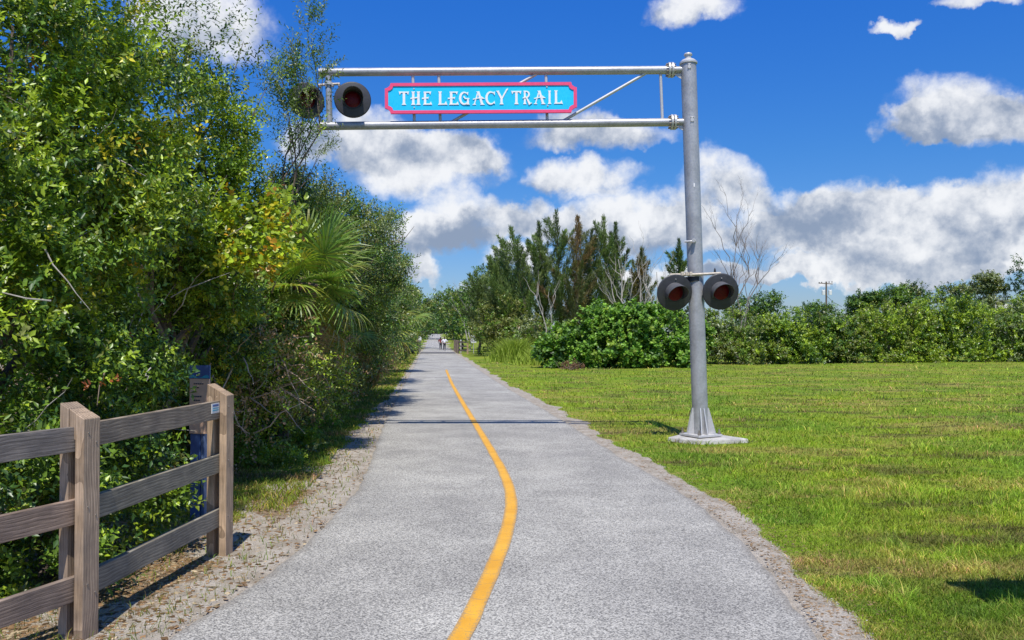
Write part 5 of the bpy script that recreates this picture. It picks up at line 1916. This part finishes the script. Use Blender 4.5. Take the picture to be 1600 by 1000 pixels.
def far_fence(label, side):
    ys = [YB0 - 2.0, YB0 + .5, YB0 + 3.0, YB0 + 6.0, YB0 + 9.0, YB0 + 12.0, YB0 + 15.0]
    pts = []
    for i, y in enumerate(ys):
        e = float(trail_l(np.array([y]))[0]) - .25 if side < 0 else float(trail_r(np.array([y]))[0]) + .25
        fl = .9 if i == 0 else .0
        pts.append(Vector((e + side * fl, y, 0)))
    root = empty('bridge_fence', pts[0])
    tag(root, label, 'fence')
    for p in pts:
        bl = []
        tone = WARMWOOD if p is pts[0] else GREYWOOD
        board(bl, (p.x, p.y, -.1), (p.x, p.y, 1.40), (1, 0, 0), .17, (0, 1, 0), .15, tuple(t * .8 for t in tone))
        boards_build('post', bl, root, 0)
    for a, b_ in zip(pts[:-1], pts[1:]):
        for h in (1.2, .78, .34):
            bl = []
            d = (b_ - a).normalized()
            board(bl, a + Vector((0, 0, h)), b_ + Vector((0, 0, h)), (0, 0, 1), .15, (d.y, -d.x, 0), .05, tuple(t * .8 for t in GREYWOOD))
            boards_build('rail', bl, root, 0)


far_fence('dark three-rail bridge fence under the small blank white sign', -1)
far_fence('dark three-rail bridge fence ending at the pale grey marker post', 1)


def far_sign(label, px, pyb, pyt, wpx, hpx, mark, pole_mat):
    b = G(px, pyb)
    Y = b.y
    k = Y / F
    root = empty('trail_sign', b)
    tag(root, label, 'sign')
    top = P(px, pyt, Y).z
    MB().tube([(b.x, Y, -.1), (b.x, Y, top + .02)], .035, 8).build('post', pole_mat, root)
    c0 = Vector((b.x, Y - .05, top - hpx * k / 2))
    pn = MB().box(c0, (wpx * k, .02, hpx * k)).build('panel', SIGNWHITE, root, bevel=.006)
    if mark:
        for dz in (.28, .08, -.10, -.30):
            MB().box(c0 + Vector((0, -.012, dz * hpx * k)), (wpx * k * .66, .006, hpx * k * .07)).build('printed_line', INK, pn)


far_sign('small white printed sign on a thin post at the lawn edge', 740, 552, 524, 8.5, 11.5, True, GALV_LIGHT)
far_sign('small blank white square sign above the bridge fence opposite the lawn', 656, 552, 526, 5, 6, False, GALV)


def build_bollard():
    b = G(720, 552)
    root = empty('marker_post', b)
    tag(root, 'pale grey marker post standing between the bridge fence and the printed white sign', 'post')
    MB().tube([(b.x, b.y, -.1), (b.x, b.y, 1.35)], .075, 12).build('post', CONCRETE, root, smooth=True)
    MB().tube([(b.x, b.y, 1.35), (b.x, b.y, 1.40), (b.x, b.y, 1.43)], [.085, .08, .03], 12).build('cap', SIGNWHITE, root, smooth=True)


build_bollard()


def skin_mesh(name, joints, edges, mat, parent, sub=1):
    me = bpy.data.meshes.new(name)
    me.from_pydata([j[0] for j in joints], edges, [])
    me.update()
    me.materials.append(mat)
    o = bpy.data.objects.new(name, me)
    col.objects.link(o)
    o.parent = parent
    o.modifiers.new('skin', 'SKIN')
    sv = me.skin_vertices[0].data if me.skin_vertices else None
    if sv is None:
        bpy.context.view_layer.objects.active = o
        bpy.ops.mesh.customdata_skin_add()
        sv = me.skin_vertices[0].data
    for i, j in enumerate(joints):
        sv[i].radius = (j[1], j[1] if len(j) < 3 else j[2])
        sv[i].use_root = (i == 0)
    s = o.modifiers.new('sub', 'SUBSURF')
    s.levels = sub
    s.render_levels = sub
    for p in me.polygons:
        p.use_smooth = True
    return o


def walker(label, x, y, rz, shirt, H, stride, seed, elbow_out):
    """adult seen from behind, mid stride; local +Y is the walking direction"""
    root = empty('person', (x, y, zg(x, y) + .006), rz)
    tag(root, label, 'person')
    s = H / 1.75
    J, E = [], []

    def j(x_, y_, z_, r, r2=None):
        J.append(((x_ * s, y_ * s, z_ * s), r * s) if r2 is None else ((x_ * s, y_ * s, z_ * s), r * s, r2 * s))
        return len(J) - 1

    def e(a, b_):
        E.append((a, b_))
    pel = j(0, 0, .95, .15, .11)
    wst = j(0, .01, 1.10, .14, .10)
    chs = j(0, .02, 1.30, .165, .115)
    nb = j(0, .02, 1.46, .07)
    hd0 = j(0, .035, 1.54, .062)
    hd1 = j(0, .045, 1.63, .088, .098)
    hd2 = j(0, .04, 1.70, .075, .082)
    for a, b_ in ((pel, wst), (wst, chs), (chs, nb), (nb, hd0), (hd0, hd1), (hd1, hd2)):
        e(a, b_)
    arms = []
    for sx in (-1, 1):
        sh = j(sx * .19, .015, 1.41, .062)
        el = j(sx * (.25 + elbow_out), -.05 * sx * stride, 1.13, .044)
        wr = j(sx * (.25 + elbow_out * .6), .12 - .10 * sx * stride, .95, .030)
        pa = j(sx * (.245 + elbow_out * .5), .15 - .11 * sx * stride, .88, .034, .018)
        e(chs, sh)
        e(sh, el)
        e(el, wr)
        e(wr, pa)
        px_, py_, pz_ = (sx * (.245 + elbow_out * .5)), .15 - .11 * sx * stride, .88
        for k in range(4):
            f0 = j(px_ + .004 * sx, py_ - .024 + .016 * k, pz_ - .045, .0095)
            f1 = j(px_ - .006 * sx, py_ - .02 + .015 * k, pz_ - .085 - (.012 if k in (1, 2) else 0), .008)
            e(pa, f0)
            e(f0, f1)
        t0 = j(px_ - .018 * sx, py_ + .034, pz_ - .012, .010)
        t1 = j(px_ - .028 * sx, py_ + .045, pz_ - .048, .008)
        e(pa, t0)
        e(t0, t1)
        arms.append((sh, el, wr))
    legs = []
    for sx in (-1, 1):
        f = sx * stride
        hp = j(sx * .09, 0, .88, .092)
        kn = j(sx * .095, .16 * f + .05, .50, .060)
        an = j(sx * .10, .26 * f - .03, .10 + (.05 if f < 0 else 0), .042)
        to = j(sx * .11, .26 * f + .13, .035, .036, .03)
        e(pel, hp)
        e(hp, kn)
        e(kn, an)
        e(an, to)
        legs.append((hp, kn, an, to))
    skin_mesh('body', J, E, SKIN, root)

    def sub(ids, name, mat, grow, cut=None):
        remap = {i: k for k, i in enumerate(ids)}
        jj = []
        for i in ids:
            q = J[i]
            r = [q[1] + grow * s] + ([q[2] + grow * s] if len(q) > 2 else [])
            jj.append(tuple([q[0]] + r))
        ee = [(remap[a], remap[b_]) for a, b_ in E if a in remap and b_ in remap]
        return skin_mesh(name, jj, ee, mat, root)
    sub([chs, wst, pel, arms[0][0], arms[0][1], arms[1][0], arms[1][1]], 'shirt', shirt, .022)
    sub([pel, legs[0][0], legs[0][1], legs[0][2], legs[1][0], legs[1][1], legs[1][2]], 'trousers', TROUSER, .020)
    for lg in legs:
        sub([lg[2], lg[3]], 'shoe', SHOE, .012)
    hj = [((0, .005 * s, 1.64 * s), .098 * s, .10 * s), ((0, .02 * s, 1.72 * s), .086 * s, .09 * s), ((0, -.02 * s, 1.57 * s), .062 * s, .05 * s)]
    skin_mesh('hair', hj, [(0, 1), (0, 2)], HAIR, root)


w1 = G(688.5, 546.5)
w2 = G(694.5, 547.5)
walker('walker in a coral red shirt and dark trousers on the trail by the bridge', w1.x, w1.y, R(4), SHIRT_RED, 1.70, .9, 1, .10)
walker('walker in a white shirt and dark trousers next to the red-shirted one', w2.x, w2.y, R(3), SHIRT_WHITE, 1.72, -.8, 2, .16)


# ------------------------------------------------------------------ utility pole, house
def build_utility():
    Y = 150.0
    k = Y / F
    b = Vector(((1291 - 800) / F * Y, Y, zg((1291 - 800) / F * Y, Y)))
    root = empty('utility_pole', b)
    tag(root, 'wooden utility pole with crossarm and two white transformer cans above the bushes', 'utility pole')
    top = P(1291, 440, Y)
    MB().tube([b - Vector((0, 0, .3)), top], [.19, .13], 10).build('pole', BARK, root, smooth=True)
    ca = P(1290, 443, Y)
    MB().box(ca, (22 * k, .12, .14), Matrix.Rotation(R(4), 4, 'Y')).build('crossarm', BARK, root)
    for dx in (-10, -6, 5.5, 10):
        q = P(1290 + dx, 442.5 - dx * .06, Y)
        MB().tube([q, q + Vector((0, 0, .16)), q + Vector((0, 0, .3))], [.05, .09, .04], 8).build('insulator', DARKPAINT, root)
    for dx in (-5, 5.5):
        q = P(1291 + dx, 457, Y)
        c_ = MB().tube([q - Vector((0, .2, .42)), q - Vector((0, .2, -.36)), q - Vector((0, .2, -.44))], [.30, .30, .2], 14).build('transformer', SIGNWHITE, root, smooth=True)
        MB().tube([q + Vector((0, -.2, .42)), q + Vector((0, -.2, .62))], [.05, .04], 6).build('bushing', DARKPAINT, c_)
    MB().tube([P(1291, 462, Y), P(1302, 472, Y - 2), P(1315, 479, Y - 4)], .035, 5).build('service_wire', DARKPAINT, root)


build_utility()


def build_house():
    Y = 112.0
    c0 = P(1574, 480, Y)
    root = empty('pale_house', (c0.x, Y, zg(c0.x, Y)))
    tag(root, 'pale cream house corner showing between the bushes and the dark oaks', 'house')
    x0, x1 = c0.x - 1.6, c0.x + 6.5
    zt = P(1574, 469, Y).z
    MB().box(((x0 + x1) / 2, Y + 3, zt / 2 - .1), (x1 - x0, 6, zt)).build('wall', HOUSEWALL, root)
    r = MB().box(((x0 + x1) / 2, Y + 3, zt - .02), (x1 - x0 + .4, 6.4, .18)).build('roof', ROOFM, root)
    for xx in (c0.x + .9, c0.x + 4):
        w = MB().box((xx, Y - .02, zt - 1.5), (1.0, .08, 1.2)).build('window', SIGNWHITE, root)
        MB().box((xx, Y - .065, zt - 1.5), (.84, .03, 1.04)).build('pane', GLASSM, w)


build_house()
